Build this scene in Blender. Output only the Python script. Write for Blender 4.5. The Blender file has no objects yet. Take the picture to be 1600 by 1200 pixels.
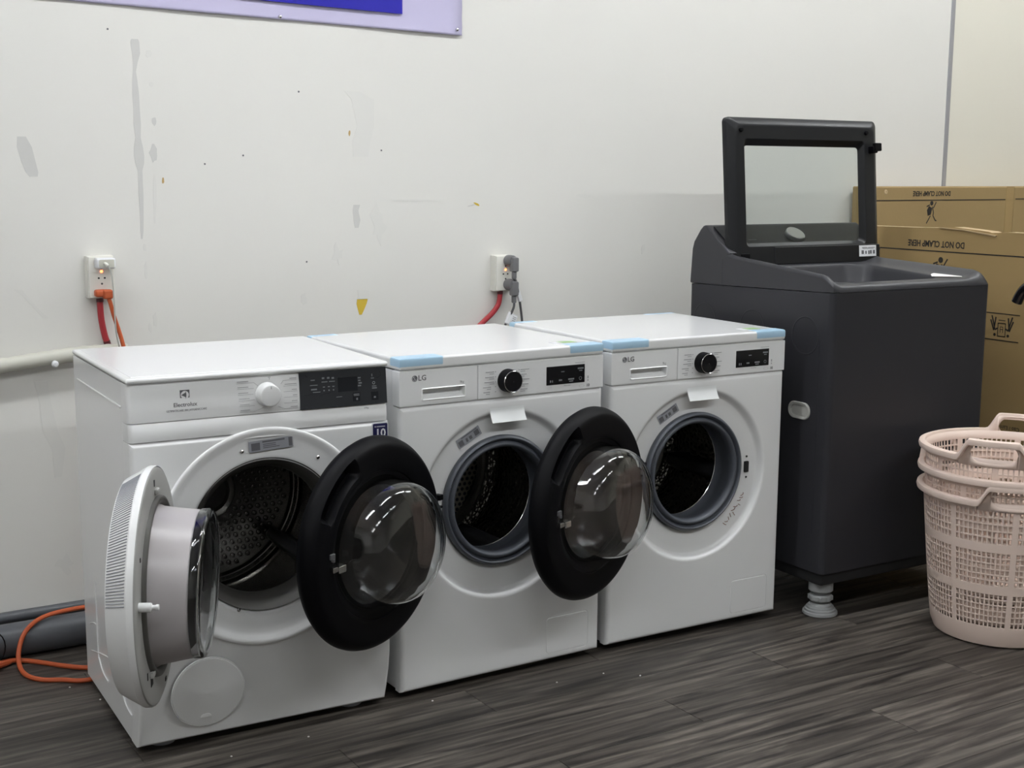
import bpy, bmesh, math, random
from math import sin, cos, pi, radians, sqrt, atan2
from mathutils import Vector, Matrix
random.seed(7)
S = bpy.context.scene
COL = S.collection

# ------------------------------------------------------------------ camera
CAM = Vector((-0.7526, -2.7674, 1.2859)); YAW, PITCH, ROLL, FPX = 0.5525, 0.1582, 0.0057, 2070.86
fw = Vector((sin(YAW)*cos(PITCH), cos(YAW)*cos(PITCH), -sin(PITCH)))
rt0 = Vector((cos(YAW), -sin(YAW), 0)); up0 = rt0.cross(fw)
rt = rt0*cos(ROLL) + up0*sin(ROLL); upv = -rt0*sin(ROLL) + up0*cos(ROLL)
cd = bpy.data.cameras.new('camera'); co = bpy.data.objects.new('camera', cd); COL.objects.link(co)
M = Matrix.Identity(4)
for i in range(3):
    M[i][0], M[i][1], M[i][2], M[i][3] = rt[i], upv[i], -fw[i], CAM[i]
co.matrix_world = M
cd.sensor_fit = 'HORIZONTAL'; cd.sensor_width = 36.0; cd.lens = FPX*36.0/1600.0
cd.clip_start = 0.05; cd.clip_end = 60
S.camera = co

# ------------------------------------------------------------------ world, exposure
w = bpy.data.worlds.new('world'); S.world = w; w.use_nodes = True
w.node_tree.nodes['Background'].inputs[0].default_value = (0.9, 0.95, 1.0, 1)
w.node_tree.nodes['Background'].inputs[1].default_value = 0.1
vs = S.view_settings
vs.view_transform = 'Standard'; vs.look = 'None'; vs.gamma = 1.0; vs.use_curve_mapping = False
vs.exposure = 0.40
LAMP = 38.5                      # emission strength of the ceiling lights
CEIL = 3.0

# ------------------------------------------------------------------ materials
MATS = {}
def mat(name, col, rough=0.5, metal=0.0, spec=0.5, coat=0.0, trans=0.0, ior=1.45, emit=None, estr=0.0, alpha=1.0,
        noise=None, bump=None, fac=None):
    """principled material; noise=(scale, amount) varies the colour, bump=(scale, strength) gives fine relief"""
    m = bpy.data.materials.new(name); m.use_nodes = True
    nt = m.node_tree; b = nt.nodes['Principled BSDF']
    c = (col[0], col[1], col[2], 1)
    b.inputs['Base Color'].default_value = c
    b.inputs['Roughness'].default_value = rough; b.inputs['Metallic'].default_value = metal
    b.inputs['Specular IOR Level'].default_value = spec; b.inputs['Coat Weight'].default_value = coat
    b.inputs['Coat Roughness'].default_value = 0.05
    b.inputs['Transmission Weight'].default_value = trans; b.inputs['IOR'].default_value = ior
    b.inputs['Alpha'].default_value = alpha
    if emit:
        b.inputs['Emission Color'].default_value = (*emit, 1); b.inputs['Emission Strength'].default_value = estr
    tc = None
    if noise or bump:
        tc = nt.nodes.new('ShaderNodeTexCoord')
    if noise:
        n = nt.nodes.new('ShaderNodeTexNoise'); n.inputs['Scale'].default_value = noise[0]; n.inputs['Detail'].default_value = 5
        nt.links.new(tc.outputs['Object'], n.inputs['Vector'])
        mx = nt.nodes.new('ShaderNodeMix'); mx.data_type = 'RGBA'
        a = noise[1]
        mx.inputs['A'].default_value = (col[0]*(1-a), col[1]*(1-a), col[2]*(1-a), 1)
        mx.inputs['B'].default_value = (min(1, col[0]*(1+a)), min(1, col[1]*(1+a)), min(1, col[2]*(1+a)), 1)
        nt.links.new(n.outputs['Fac'], mx.inputs['Factor']); nt.links.new(mx.outputs['Result'], b.inputs['Base Color'])
    if bump:
        n2 = nt.nodes.new('ShaderNodeTexNoise'); n2.inputs['Scale'].default_value = bump[0]; n2.inputs['Detail'].default_value = 3
        nt.links.new(tc.outputs['Object'], n2.inputs['Vector'])
        bp = nt.nodes.new('ShaderNodeBump'); bp.inputs['Strength'].default_value = bump[1]; bp.inputs['Distance'].default_value = 0.002
        nt.links.new(n2.outputs['Fac'], bp.inputs['Height']); nt.links.new(bp.outputs['Normal'], b.inputs['Normal'])
    MATS[name] = m
    return m

m_wall = mat('wall_paint', (0.72, 0.71, 0.675), 0.55, noise=(1.3, 0.02), bump=(60, 0.08))
m_cream = mat('cream_wall_paint', (0.72, 0.695, 0.61), 0.55, noise=(1.5, 0.02), bump=(60, 0.08))
m_ceil = mat('ceiling_paint', (0.82, 0.82, 0.81), 0.7)
m_white = mat('white_enamel', (0.80, 0.805, 0.805), 0.24, noise=(3, 0.008))
m_whitetop = mat('white_lid_gloss', (0.80, 0.805, 0.805), 0.18, noise=(4, 0.006))
m_whitepl = mat('white_plastic', (0.80, 0.805, 0.805), 0.32)
m_dryside = mat('white_enamel_side', (0.80, 0.805, 0.805), 0.16)
m_doorin = mat('warm_grey_plastic', (0.36, 0.36, 0.345), 0.4)
m_black = mat('black_plastic', (0.002, 0.002, 0.003), 0.5, spec=0.15)
m_blackgl = mat('black_gloss', (0.008, 0.008, 0.010), 0.08, coat=0.3)
m_panel = mat('dark_display', (0.030, 0.032, 0.036), 0.3, spec=0.3, noise=(30, 0.1))
m_pclip = mat('display_window', (0.014, 0.015, 0.018), 0.3, spec=0.25)
m_film = mat('glossy_film', (0.030, 0.032, 0.036), 0.08)
m_ink = mat('grey_ink', (0.13, 0.13, 0.14), 0.5)
m_inkl = mat('pale_grey_ink', (0.40, 0.40, 0.41), 0.5)
m_inkw = mat('white_ink', (0.55, 0.56, 0.58), 0.5)
m_inkd = mat('dim_white_ink', (0.20, 0.21, 0.22), 0.5)
m_inkb = mat('black_ink', (0.02, 0.018, 0.016), 0.6)
m_gasket = mat('grey_rubber', (0.085, 0.093, 0.110), 0.38)
m_gasket2 = mat('taupe_rubber', (0.075, 0.072, 0.066), 0.45)
m_steel = mat('drum_steel_dark', (0.42, 0.41, 0.39), 0.22, metal=1.0)
m_steelpl = mat('drum_back_steel', (0.42, 0.40, 0.37), 0.35, metal=1.0, noise=(60, 0.12))
m_chrome = mat('bright_steel', (0.75, 0.75, 0.74), 0.15, metal=1.0)
m_paddle = mat('drum_paddle', (0.03, 0.03, 0.033), 0.3)
m_glass = mat('bowl_glass', (0.93, 0.95, 0.95), 0.0, trans=1.0, ior=1.47)
m_tint = mat('smoked_window', (0.010, 0.010, 0.012), 0.06, coat=0.4)
m_lilac = mat('silver_lilac_plastic', (0.44, 0.415, 0.42), 0.32)
m_charc = mat('charcoal_metal', (0.032, 0.032, 0.037), 0.42, spec=0.3, noise=(5, 0.03), bump=(180, 0.04))
m_charct = mat('charcoal_plastic', (0.032, 0.032, 0.037), 0.42, bump=(220, 0.05))
m_lid = mat('lid_black_plastic', (0.012, 0.0125, 0.014), 0.36, spec=0.35)
m_lidgl = mat('lid_glass', (0.80, 0.845, 0.835), 0.0, trans=1.0, ior=1.35)
m_grip = mat('grip_grey', (0.46, 0.46, 0.43), 0.4)
m_foot = mat('foot_grey', (0.30, 0.31, 0.31), 0.42)
m_rubf = mat('black_rubber', (0.015, 0.015, 0.016), 0.7)
m_pink = mat('pink_plastic', (0.80, 0.645, 0.56), 0.4)
m_card = mat('cardboard', (0.36, 0.248, 0.108), 0.85, noise=(2.5, 0.08), bump=(90, 0.12))
m_card2 = mat('cardboard_grey', (0.33, 0.232, 0.105), 0.85, noise=(2.5, 0.08), bump=(90, 0.12))
m_cardedge = mat('cardboard_edge', (0.50, 0.37, 0.21), 0.9)
m_tapeb = mat('blue_tape', (0.42, 0.62, 0.78), 0.3)
m_tapew = mat('white_tape', (0.82, 0.84, 0.84), 0.4)
m_green = mat('green_sticker', (0.27, 0.42, 0.18), 0.5)
m_navy = mat('navy_sticker', (0.012, 0.012, 0.07), 0.35)
m_lab = mat('grey_label', (0.32, 0.33, 0.36), 0.4)
m_labw = mat('white_label', (0.75, 0.76, 0.78), 0.4)
m_orange = mat('orange_rubber', (0.50, 0.10, 0.032), 0.45)
m_red = mat('red_cable', (0.40, 0.035, 0.045), 0.42)
m_dkred = mat('dark_red_sleeve', (0.09, 0.015, 0.02), 0.5)
m_gcord = mat('grey_cord', (0.10, 0.10, 0.105), 0.45)
m_gplug = mat('grey_plug', (0.16, 0.16, 0.165), 0.42)
m_outlet = mat('ivory_outlet', (0.74, 0.73, 0.67), 0.35)
m_holedark = mat('hole_shade_black', (0.01, 0.01, 0.01), 0.7)  # black in place of the shade inside holes; also the black latch plastic
m_neon = mat('neon_indicator', (0.9, 0.3, 0.12), 0.4, emit=(1.0, 0.22, 0.08), estr=3.0)
m_pvc = mat('grey_pvc', (0.085, 0.09, 0.10), 0.38)
m_hose = mat('ivory_hose', (0.55, 0.545, 0.48), 0.5)
m_lav = mat('lavender_vinyl', (0.52, 0.49, 0.68), 0.4)
m_blue = mat('royal_blue_print', (0.018, 0.014, 0.36), 0.4)
m_pin = mat('pin_steel', (0.6, 0.6, 0.62), 0.25, metal=1.0)
m_scar = mat('bare_plaster', (0.585, 0.58, 0.56), 0.6, noise=(30, 0.03))
m_scarf = mat('faint_scuff', (0.698, 0.69, 0.658), 0.6)
m_yel = mat('yellow_residue', (0.62, 0.44, 0.05), 0.6)
m_ochre = mat('ochre_residue', (0.48, 0.33, 0.14), 0.6)
m_trim = mat('grey_joint', (0.36, 0.36, 0.38), 0.4, metal=0.4)
m_lamp = mat('lamp_diffuser', (1, 1, 1), 0.4, emit=(0.96, 0.985, 1.0), estr=LAMP)
m_paper = mat('white_paper', (0.82, 0.80, 0.77), 0.6)
m_smudge = mat('brown_marker', (0.30, 0.19, 0.16), 0.6)

def floor_mat():
    m = bpy.data.materials.new('vinyl_plank'); m.use_nodes = True
    nt = m.node_tree; N = nt.nodes.new; L = nt.links.new; b = nt.nodes['Principled BSDF']
    tc = N('ShaderNodeTexCoord'); oi = N('ShaderNodeObjectInfo')
    geo = N('ShaderNodeNewGeometry')
    sep = N('ShaderNodeCombineXYZ'); mul = N('ShaderNodeMath'); mul.operation = 'MULTIPLY'; mul.inputs[1].default_value = 37.0
    L(oi.outputs['Random'], mul.inputs[0]); L(mul.outputs[0], sep.inputs[0]); L(mul.outputs[0], sep.inputs[2])
    add = N('ShaderNodeVectorMath'); add.operation = 'ADD'; L(geo.outputs['Position'], add.inputs[0]); L(sep.outputs[0], add.inputs[1])
    mp = N('ShaderNodeMapping'); mp.inputs['Scale'].default_value = (1.5, 17.0, 1.0); L(add.outputs[0], mp.inputs[0])
    n1 = N('ShaderNodeTexNoise'); n1.inputs['Scale'].default_value = 1.6; n1.inputs['Detail'].default_value = 8; n1.inputs['Roughness'].default_value = 0.62
    n1.inputs['Distortion'].default_value = 0.9; L(mp.outputs[0], n1.inputs['Vector'])
    mp2 = N('ShaderNodeMapping'); mp2.inputs['Scale'].default_value = (6.0, 150.0, 1.0); L(add.outputs[0], mp2.inputs[0])
    n2 = N('ShaderNodeTexNoise'); n2.inputs['Scale'].default_value = 1.0; n2.inputs['Detail'].default_value = 4; L(mp2.outputs[0], n2.inputs['Vector'])
    r1 = N('ShaderNodeValToRGB'); e = r1.color_ramp.elements
    e[0].position = 0.34; e[0].color = (0.026, 0.022, 0.0195, 1); e[1].position = 0.70; e[1].color = (0.17, 0.152, 0.130, 1)
    k = e.new(0.5); k.color = (0.082, 0.071, 0.062, 1)
    L(n1.outputs['Fac'], r1.inputs[0])
    mx = N('ShaderNodeMix'); mx.data_type = 'RGBA'; mx.blend_type = 'OVERLAY'; mx.inputs['Factor'].default_value = 0.55
    L(r1.outputs[0], mx.inputs['A']); L(n2.outputs['Fac'], mx.inputs['B'])
    wv = N('ShaderNodeTexWave'); wv.bands_direction = 'Y'; wv.inputs['Scale'].default_value = 0.9; wv.inputs['Distortion'].default_value = 7.0
    wv.inputs['Detail'].default_value = 4; wv.inputs['Detail Scale'].default_value = 0.9; wv.inputs['Detail Roughness'].default_value = 0.6
    mp3 = N('ShaderNodeMapping'); mp3.inputs['Scale'].default_value = (1.1, 9.0, 1.0); L(add.outputs[0], mp3.inputs[0]); L(mp3.outputs[0], wv.inputs['Vector'])
    mw = N('ShaderNodeMix'); mw.data_type = 'RGBA'; mw.blend_type = 'MULTIPLY'; mw.inputs['Factor'].default_value = 0.75
    rw = N('ShaderNodeValToRGB'); rw.color_ramp.elements[0].position = 0.0; rw.color_ramp.elements[0].color = (.42,.41,.40,1); rw.color_ramp.elements[1].position = .45; rw.color_ramp.elements[1].color = (1.12,1.1,1.08,1)
    L(wv.outputs['Fac'], rw.inputs[0]); L(mx.outputs['Result'], mw.inputs['A']); L(rw.outputs[0], mw.inputs['B']); mx = mw
    hs = N('ShaderNodeHueSaturation'); mr = N('ShaderNodeMapRange'); mr.inputs[3].default_value = 0.60; mr.inputs[4].default_value = 0.96
    L(oi.outputs['Random'], mr.inputs[0]); L(mr.outputs[0], hs.inputs['Value']); L(mx.outputs['Result'], hs.inputs['Color'])
    L(hs.outputs[0], b.inputs['Base Color'])
    b.inputs['Roughness'].default_value = 0.46; b.inputs['Specular IOR Level'].default_value = 0.4
    bp = N('ShaderNodeBump'); bp.inputs['Strength'].default_value = 0.12; bp.inputs['Distance'].default_value = 0.001
    L(n2.outputs['Fac'], bp.inputs['Height']); L(bp.outputs[0], b.inputs['Normal'])
    return m
m_floor = floor_mat()

# ------------------------------------------------------------------ mesh helpers
class MB:
    """collects verts and faces of one mesh"""
    def __init__(s): s.v = []; s.f = []
    def add(s, vs_, fs_):
        o = len(s.v); s.v += [tuple(p) for p in vs_]; s.f += [[i+o for i in f] for f in fs_]; return s
    def box(s, x0, x1, y0, y1, z0, z1):
        return s.add([(x0,y0,z0),(x1,y0,z0),(x1,y1,z0),(x0,y1,z0),(x0,y0,z1),(x1,y0,z1),(x1,y1,z1),(x0,y1,z1)],
                     [(0,3,2,1),(4,5,6,7),(0,1,5,4),(1,2,6,5),(2,3,7,6),(3,0,4,7)])
    def bbox(s, x0, x1, y0, y1, z0, z1, bev=0.004, seg=2):
        bm = bmesh.new(); bmesh.ops.create_cube(bm, size=1)
        for v in bm.verts:
            v.co = Vector(((x0+x1)/2+v.co.x*(x1-x0), (y0+y1)/2+v.co.y*(y1-y0), (z0+z1)/2+v.co.z*(z1-z0)))
        bmesh.ops.bevel(bm, geom=list(bm.edges), offset=bev, segments=seg, profile=0.5, affect='EDGES')
        bm.verts.ensure_lookup_table()
        vs_ = [tuple(v.co) for v in bm.verts]; fs_ = [[v.index for v in f.verts] for f in bm.faces]; bm.free()
        return s.add(vs_, fs_)
    def lathe(s, prof, c=(0,0,0), axis='y', n=48, cap0=False, cap1=False, a0=0.0, a1=2*pi):
        """prof: list of (radius, offset along axis)"""
        full = abs(a1-a0-2*pi) < 1e-6
        m = n if full else n+1; o = len(s.v)
        for (r, t) in prof:
            for i in range(m):
                a = a0+(a1-a0)*i/n; p, q_ = r*cos(a), r*sin(a)
                if axis == 'y': s.v.append((c[0]+p, c[1]+t, c[2]+q_))
                elif axis == 'z': s.v.append((c[0]+p, c[1]+q_, c[2]+t))
                else: s.v.append((c[0]+t, c[1]+p, c[2]+q_))
        for j in range(len(prof)-1):
            for i in range(n):
                i2 = (i+1) % m
                s.f.append([o+j*m+i, o+j*m+i2, o+(j+1)*m+i2, o+(j+1)*m+i])
        if cap0: s.f.append([o+i for i in range(m)])
        if cap1: s.f.append([o+(len(prof)-1)*m+i for i in range(m)][::-1])
        return s
    def tube(s, pts, r, n=8, smooth=0, cap=True):
        P = [Vector(p) for p in pts]
        if smooth:
            Q = []
            for i in range(len(P)-1):
                p0 = P[max(i-1,0)]; p1 = P[i]; p2 = P[i+1]; p3 = P[min(i+2,len(P)-1)]
                for k in range(smooth):
                    t = k/smooth
                    Q.append(0.5*((2*p1)+(p2-p0)*t+(2*p0-5*p1+4*p2-p3)*t*t+(3*p1-p0-3*p2+p3)*t**3))
            Q.append(P[-1]); P = Q
        R_ = r if isinstance(r, (list, tuple)) else [r]*len(P)
        o = len(s.v); tprev = None; nrm = None
        for i, p in enumerate(P):
            t = (P[min(i+1,len(P)-1)]-P[max(i-1,0)]).normalized()
            if nrm is None:
                a = Vector((0,0,1)) if abs(t.z) < 0.9 else Vector((1,0,0)); nrm = t.cross(a).normalized()
            else:
                nrm = (nrm - t*nrm.dot(t)).normalized()
            b = t.cross(nrm)
            for k in range(n):
                a = 2*pi*k/n; s.v.append(tuple(p+(nrm*cos(a)+b*sin(a))*R_[min(i,len(R_)-1)]))
        for i in range(len(P)-1):
            for k in range(n):
                k2 = (k+1) % n; s.f.append([o+i*n+k, o+i*n+k2, o+(i+1)*n+k2, o+(i+1)*n+k])
        if cap:
            s.f.append([o+k for k in range(n)][::-1]); s.f.append([o+(len(P)-1)*n+k for k in range(n)])
        return s
    def extr(s, poly, fn, a, b):
        """extrude a 2D polygon between depth a and b; fn(u,v,d) -> xyz"""
        n = len(poly); o = len(s.v)
        for d in (a, b):
            for (u, v) in poly: s.v.append(tuple(fn(u, v, d)))
        s.f.append([o+i for i in range(n)]); s.f.append([o+n+i for i in range(n)][::-1])
        for i in range(n):
            j = (i+1) % n; s.f.append([o+i, o+n+i, o+n+j, o+j])
        return s
    def xf(s, fn):
        s.v = [tuple(fn(Vector(p))) for p in s.v]; return s

def me_of(mb, name, angle=35):
    me = bpy.data.meshes.new(name); me.from_pydata(mb.v, [], mb.f)
    bm = bmesh.new(); bm.from_mesh(me); bmesh.ops.remove_doubles(bm, verts=bm.verts, dist=1e-6)
    bmesh.ops.recalc_face_normals(bm, faces=bm.faces); bm.to_mesh(me); bm.free()
    me.polygons.foreach_set('use_smooth', [True]*len(me.polygons)); me.set_sharp_from_angle(angle=radians(angle))
    me.update(); return me
def link(name, me, m, parent=None, loc=None, rz=None, label=None, cat=None, group=None, kind=None):
    o = bpy.data.objects.new(name, me); COL.objects.link(o)
    if m is not None and me is not None and not me.materials: me.materials.append(m)
    if parent: o.parent = parent
    if loc is not None: o.location = loc
    if rz is not None: o.rotation_euler = (0, 0, rz)
    if me is not None and 5 < len(me.polygons) < 9000:
        wn = o.modifiers.new('normals', 'WEIGHTED_NORMAL'); wn.keep_sharp = True; wn.weight = 70
    tag(o, label, cat, group, kind); return o
def tag(o, label=None, cat=None, group=None, kind=None):
    if label: o['label'] = label
    if cat: o['category'] = cat
    if group: o['group'] = group
    if kind: o['kind'] = kind
    return o
def obj(name, mb, m, parent=None, angle=35, **k): return link(name, me_of(mb, name, angle), m, parent, **k)
def empty(name, loc, rz=0, **k):
    o = link(name, None, None, None, loc, rz, **k); o.empty_display_size = 0.1; return o
def txt(body, size, ext=0.0002, align='CENTER', sx=1.0, bold=0.0):
    """text as MB in the XY plane, centred on the origin"""
    cu = bpy.data.curves.new('t', 'FONT'); cu.body = body; cu.size = size; cu.extrude = ext; cu.align_x = align; cu.align_y = 'CENTER'
    cu.resolution_u = 2; cu.offset = bold
    o = bpy.data.objects.new('t', cu); COL.objects.link(o)
    dg = bpy.context.evaluated_depsgraph_get(); me = bpy.data.meshes.new_from_object(o.evaluated_get(dg))
    mb = MB().add([(v.co.x*sx, v.co.y, v.co.z) for v in me.vertices], [list(p.vertices) for p in me.polygons])
    bpy.data.objects.remove(o); bpy.data.curves.remove(cu); bpy.data.meshes.remove(me); return mb
def onfront(mb, x, z, y, rot=0.0):
    """lay XY-plane shapes on a front facing -y"""
    c, s_ = cos(rot), sin(rot)
    return mb.xf(lambda p: (x+p.x*c-p.y*s_, y-p.z, z+p.x*s_+p.y*c))
def rrect(x0, x1, y0, y1, r, n=5):
    pts = []
    for (cx, cy, a0) in ((x1-r, y1-r, 0), (x0+r, y1-r, pi/2), (x0+r, y0+r, pi), (x1-r, y0+r, 1.5*pi)):
        for i in range(n+1):
            a = a0+pi/2*i/n; pts.append((cx+r*cos(a), cy+r*sin(a)))
    return pts
FR = lambda u, v, d: (u, d, v)           # front plane mapping (x, z, y)
def smooth(a, b, t):
    t = max(0, min(1, (t-a)/(b-a))); return t*t*(3-2*t)
def ray_rect(cx, cz, a, x0, x1, z0, z1):
    dx, dz = cos(a), sin(a); t = 1e9
    if dx > 1e-9: t = min(t, (x1-cx)/dx)
    if dx < -1e-9: t = min(t, (x0-cx)/dx)
    if dz > 1e-9: t = min(t, (z1-cz)/dz)
    if dz < -1e-9: t = min(t, (z0-cz)/dz)
    return cx+dx*t, cz+dz*t
def plate(x0, x1, z0, z1, cx, cz, rings, rects, n=96, yf=None):
    """panel in the xz plane with a round opening: rings (r,y) inside out, rects (inset,y)"""
    A = [2*pi*i/n for i in range(n)]
    for (X, Z) in ((x0,z0),(x1,z0),(x0,z1),(x1,z1)): A.append(atan2(Z-cz, X-cx) % (2*pi))
    A = sorted(set(round(a, 6) for a in A)); m = len(A); mb = MB(); R = 0
    for (r, y) in rings:
        for a in A: mb.v.append((cx+r*cos(a), y, cz+r*sin(a)))
        R += 1
    for (ins, y) in rects:
        for a in A:
            # corner angles are of the outer rect: scale inset rect towards the border
            X, Z = ray_rect(cx, cz, a, x0, x1, z0, z1)
            X = min(max(X, x0+ins), x1-ins); Z = min(max(Z, z0+ins), z1-ins); mb.v.append((X, y, Z))
        R += 1
    for j in range(R-1):
        for i in range(m):
            i2 = (i+1) % m; mb.f.append([j*m+i, j*m+i2, (j+1)*m+i2, (j+1)*m+i])
    if yf: mb.xf(lambda p: (p.x, p.y+yf(p.z), p.z))
    return mb

# ------------------------------------------------------------------ the setting
WY = 0.92
base = obj('floor', MB().box(-3.4, 5.4, -6.5, 1.05, -0.08, -0.003), m_floor, kind='structure', label='dark grey-brown wood-look vinyl plank floor')
PW, PL = 0.152, 1.22
pm = me_of(MB().bbox(-PL/2+0.0006, PL/2-0.0006, -PW/2+0.0005, PW/2-0.0005, -0.003, 0.0, 0.0006, 1), 'plank'); pm.materials.append(m_floor)
y = WY-0.02-PW/2; row = 0
while y > -2.3:
    off = (row*0.413) % PL
    x = -2.2-off
    while x < 4.6:
        link('plank', pm, m_floor, base, (x, y, 0)); x += PL
    y -= PW; row += 1
wall = obj('wall_back', MB().box(-3.4, 3.548, WY, WY+0.08, -0.003, CEIL), m_wall, kind='structure', label='white painted wall with scuffs and peeled spots')
wall2 = obj('wall_back_right', MB().box(3.566, 5.4, WY, WY+0.08, -0.003, CEIL), m_cream, kind='structure', label='cream wall panel beyond the grey joint')
obj('trim_1', MB().bbox(3.546, 3.568, WY-0.004, WY+0.02, -0.003, CEIL, 0.002, 1), m_trim, kind='structure', label='narrow grey joint strip between wall panels')
obj('wall_left', MB().box(-3.48, -3.4, -6.5, WY+0.08, -0.003, CEIL), m_wall, kind='structure')
obj('wall_right', MB().box(5.4, 5.48, -6.5, WY+0.08, -0.003, CEIL), m_cream, kind='structure')
obj('wall_front', MB().box(-3.4, 5.4, -6.58, -6.5, -0.003, CEIL), m_wall, kind='structure')
obj('ceiling', MB().box(-3.48, 5.48, -6.58, WY+0.08, CEIL, CEIL+0.08), m_ceil, kind='structure')

# marks on the wall: peeled paint, residue, nail holes (thin patches with their own outline)
def blob(px, pz, w_, h_, m, name, tilt=0.0, jag=0.25, n=14, seed=1):
    rnd = random.Random(seed); pts = []
    for i in range(n):
        a = 2*pi*i/n; k = 1+jag*(rnd.random()-0.5)*2
        u, v = cos(a)*w_/2*k, sin(a)*h_/2*k; pts.append((px+u*cos(tilt)-v*sin(tilt), pz+u*sin(tilt)+v*cos(tilt)))
    obj(name, MB().extr(pts, FR, WY-0.0008, WY+0.001), m, wall)
def streak(pts, m, name):
    """pts: (x, z, width) from the top down"""
    L_ = [(x-w_/2, z) for x, z, w_ in pts]; R_ = [(x+w_/2, z) for x, z, w_ in pts][::-1]
    obj(name, MB().extr(L_+R_, FR, WY-0.0008, WY+0.001), m, wall)
streak([(.312,1.638,.018),(.312,1.63,.024),(.314,1.60,.022),(.311,1.575,.012),(.308,1.552,.008),(.308,1.53,.013),(.309,1.49,.018),(.310,1.45,.017),
        (.310,1.41,.020),(.311,1.375,.014),(.311,1.35,.024),(.312,1.325,.028),(.313,1.305,.024),(.313,1.285,.012),(.313,1.22,.013),(.313,1.16,.010),(.312,1.12,.008),(.311,1.098,.004)], m_scar, 'paint_scar')
streak([(.3525,1.274,.004),(.353,1.25,.008),(.352,1.21,.010),(.350,1.17,.006),(.349,1.14,.004)], m_scarf, 'paint_scar')
blob(.352, 1.335, .022, .046, m_scar, 'paint_scar', seed=3)
blob(.358, 1.42, .012, .026, m_scar, 'paint_scar', seed=4)
blob(.349, 1.60, .016, .018, m_scarf, 'paint_scar', seed=5)
blob(.353, 1.52, .012, .014, m_scarf, 'paint_scar', seed=6)
streak([(.004,1.372,.022),(.010,1.345,.038),(.018,1.31,.036),(.026,1.28,.032),(.030,1.268,.020)], m_scar, 'paint_scar')
blob(.318, 1.074, .010, .024, m_scarf, 'paint_scar', seed=7); blob(.319, 1.01, .008, .05, m_scarf, 'paint_scar', seed=8)
blob(.34, .87, .012, .04, m_scarf, 'paint_scar', seed=9); blob(.325, .85, .01, .024, m_scarf, 'paint_scar', seed=10)
blob(.376, 1.258, .006, .018, m_ochre, 'residue_spot', seed=11)
blob(.945, 1.40, .006, .018, m_ochre, 'residue_spot', seed=12)
streak([(.955,1.522,.05),(.99,1.50,.075),(.998,1.42,.055),(.985,1.38,.06),(.98,1.33,.05)], m_scarf, 'scuff')
streak([(.966,1.187,.022),(.962,1.17,.018),(.966,1.14,.022),(.965,1.118,.012)], m_scar, 'paint_scar')
streak([(.980,.929,.035),(.985,.924,.039),(.984,.90,.036)], m_scarf, 'paint_scar')
streak([(.981,.901,.036),(.978,.887,.034),(.976,.87,.022),(.974,.853,.008)], m_yel, 'yellow_patch')
blob(1.384, 1.186, .024, .007, m_yel, 'yellow_patch', tilt=-.5, seed=13); blob(1.366, 1.182, .03, .004, m_scar, 'paint_scar', tilt=.2, seed=14)
streak([(-.026,.972,.022),(-.012,.958,.012),(.006,.935,.008),(.03,.905,.010),(.044,.89,.016)], m_scarf, 'paint_scar')
streak([(.022,.72,.035),(.03,.66,.03),(.04,.58,.04),(.06,.53,.035),(.055,.45,.02)], m_scarf, 'paint_scar')
for k, (a, b_) in enumerate(((.785,1.515),(.611,1.33),(.497,1.305),(.80,1.02),(1.05,1.35),(.24,1.66))): blob(a, b_, .0055, .0055, m_ink, 'nail_hole', jag=.1, seed=20+k, n=8)
for k, (a, b_, c_, d_) in enumerate(((.90,1.04,.03,.05),(.79,.91,.02,.03),(1.04,1.12,.05,.12),(1.80,1.21,.07,.012),(2.05,1.03,.02,.03),(1.15,1.2,.16,.01),(.06,.20,.04,.05))):
    blob(a, b_, c_, d_, m_scarf, 'scuff', seed=40+k, jag=.5)

# ceiling lights: battens with a flat diffuser
def ceiling_light(x, y, lab):
    r = empty('ceiling_light_offscreen', (x, y, CEIL), label=lab, cat='ceiling light', group='batten lights under the ceiling')
    obj('housing', MB().bbox(-.63, .63, -.06, .06, -.045, .0, .008), m_whitepl, r)
    obj('diffuser_offscreen', MB().bbox(-.60, .60, -.055, .055, -.062, -.044, .006), m_lamp, r)
for xx, ln in ((-1.2, 'left of the banner'), (.6, 'above the dryer and banner'), (2.4, 'above the charcoal washer'), (4.1, 'above the cartons')):
    ceiling_light(xx, -.15, 'white batten light ' + ln)
for xx, ln in ((-2.2, 'at the left end'), (-.4, 'facing the dryer'), (1.4, 'facing the washers'), (3.2, 'facing the baskets')):
    ceiling_light(xx, -2.6, 'white batten light over the open floor ' + ln)

# ------------------------------------------------------------------ front loading washers
def hexplate(mb, R, y, pitch, hole, c=(0, 0)):
    """perforated disc facing -y: hexagon cells with round holes"""
    h = pitch*sqrt(3)/2; N = int(R/pitch)+2
    for j in range(-N, N+1):
        for i in range(-N, N+1):
            x = (i+(0.5 if j % 2 else 0))*pitch; z = j*h
            if x*x+z*z > (R-pitch*.5)**2: continue
            o = len(mb.v)
            for k in range(12):
                a = pi/6*k+pi/6
                rr = (pitch/2)/cos(((a-0+pi/6) % (pi/3))-pi/6)
                mb.v.append((c[0]+x+rr*cos(a), y, c[1]+z+rr*sin(a)))
            for k in range(12):
                a = pi/6*k+pi/6; mb.v.append((c[0]+x+hole*cos(a), y+.0006, c[1]+z+hole*sin(a)))
            for k in range(12):
                k2 = (k+1) % 12; mb.f.append([o+k, o+k2, o+12+k2, o+12+k])
    return mb

def bars(parent, rects, m, y, name='printed_text'):
    mb = MB()
    for (x, z, w_, h_) in rects: mb.box(x-w_/2, x+w_/2, y-.0003, y+.0003, z-h_/2, z+h_/2)
    return obj(name, mb, m, parent, kind='stuff')

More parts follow.
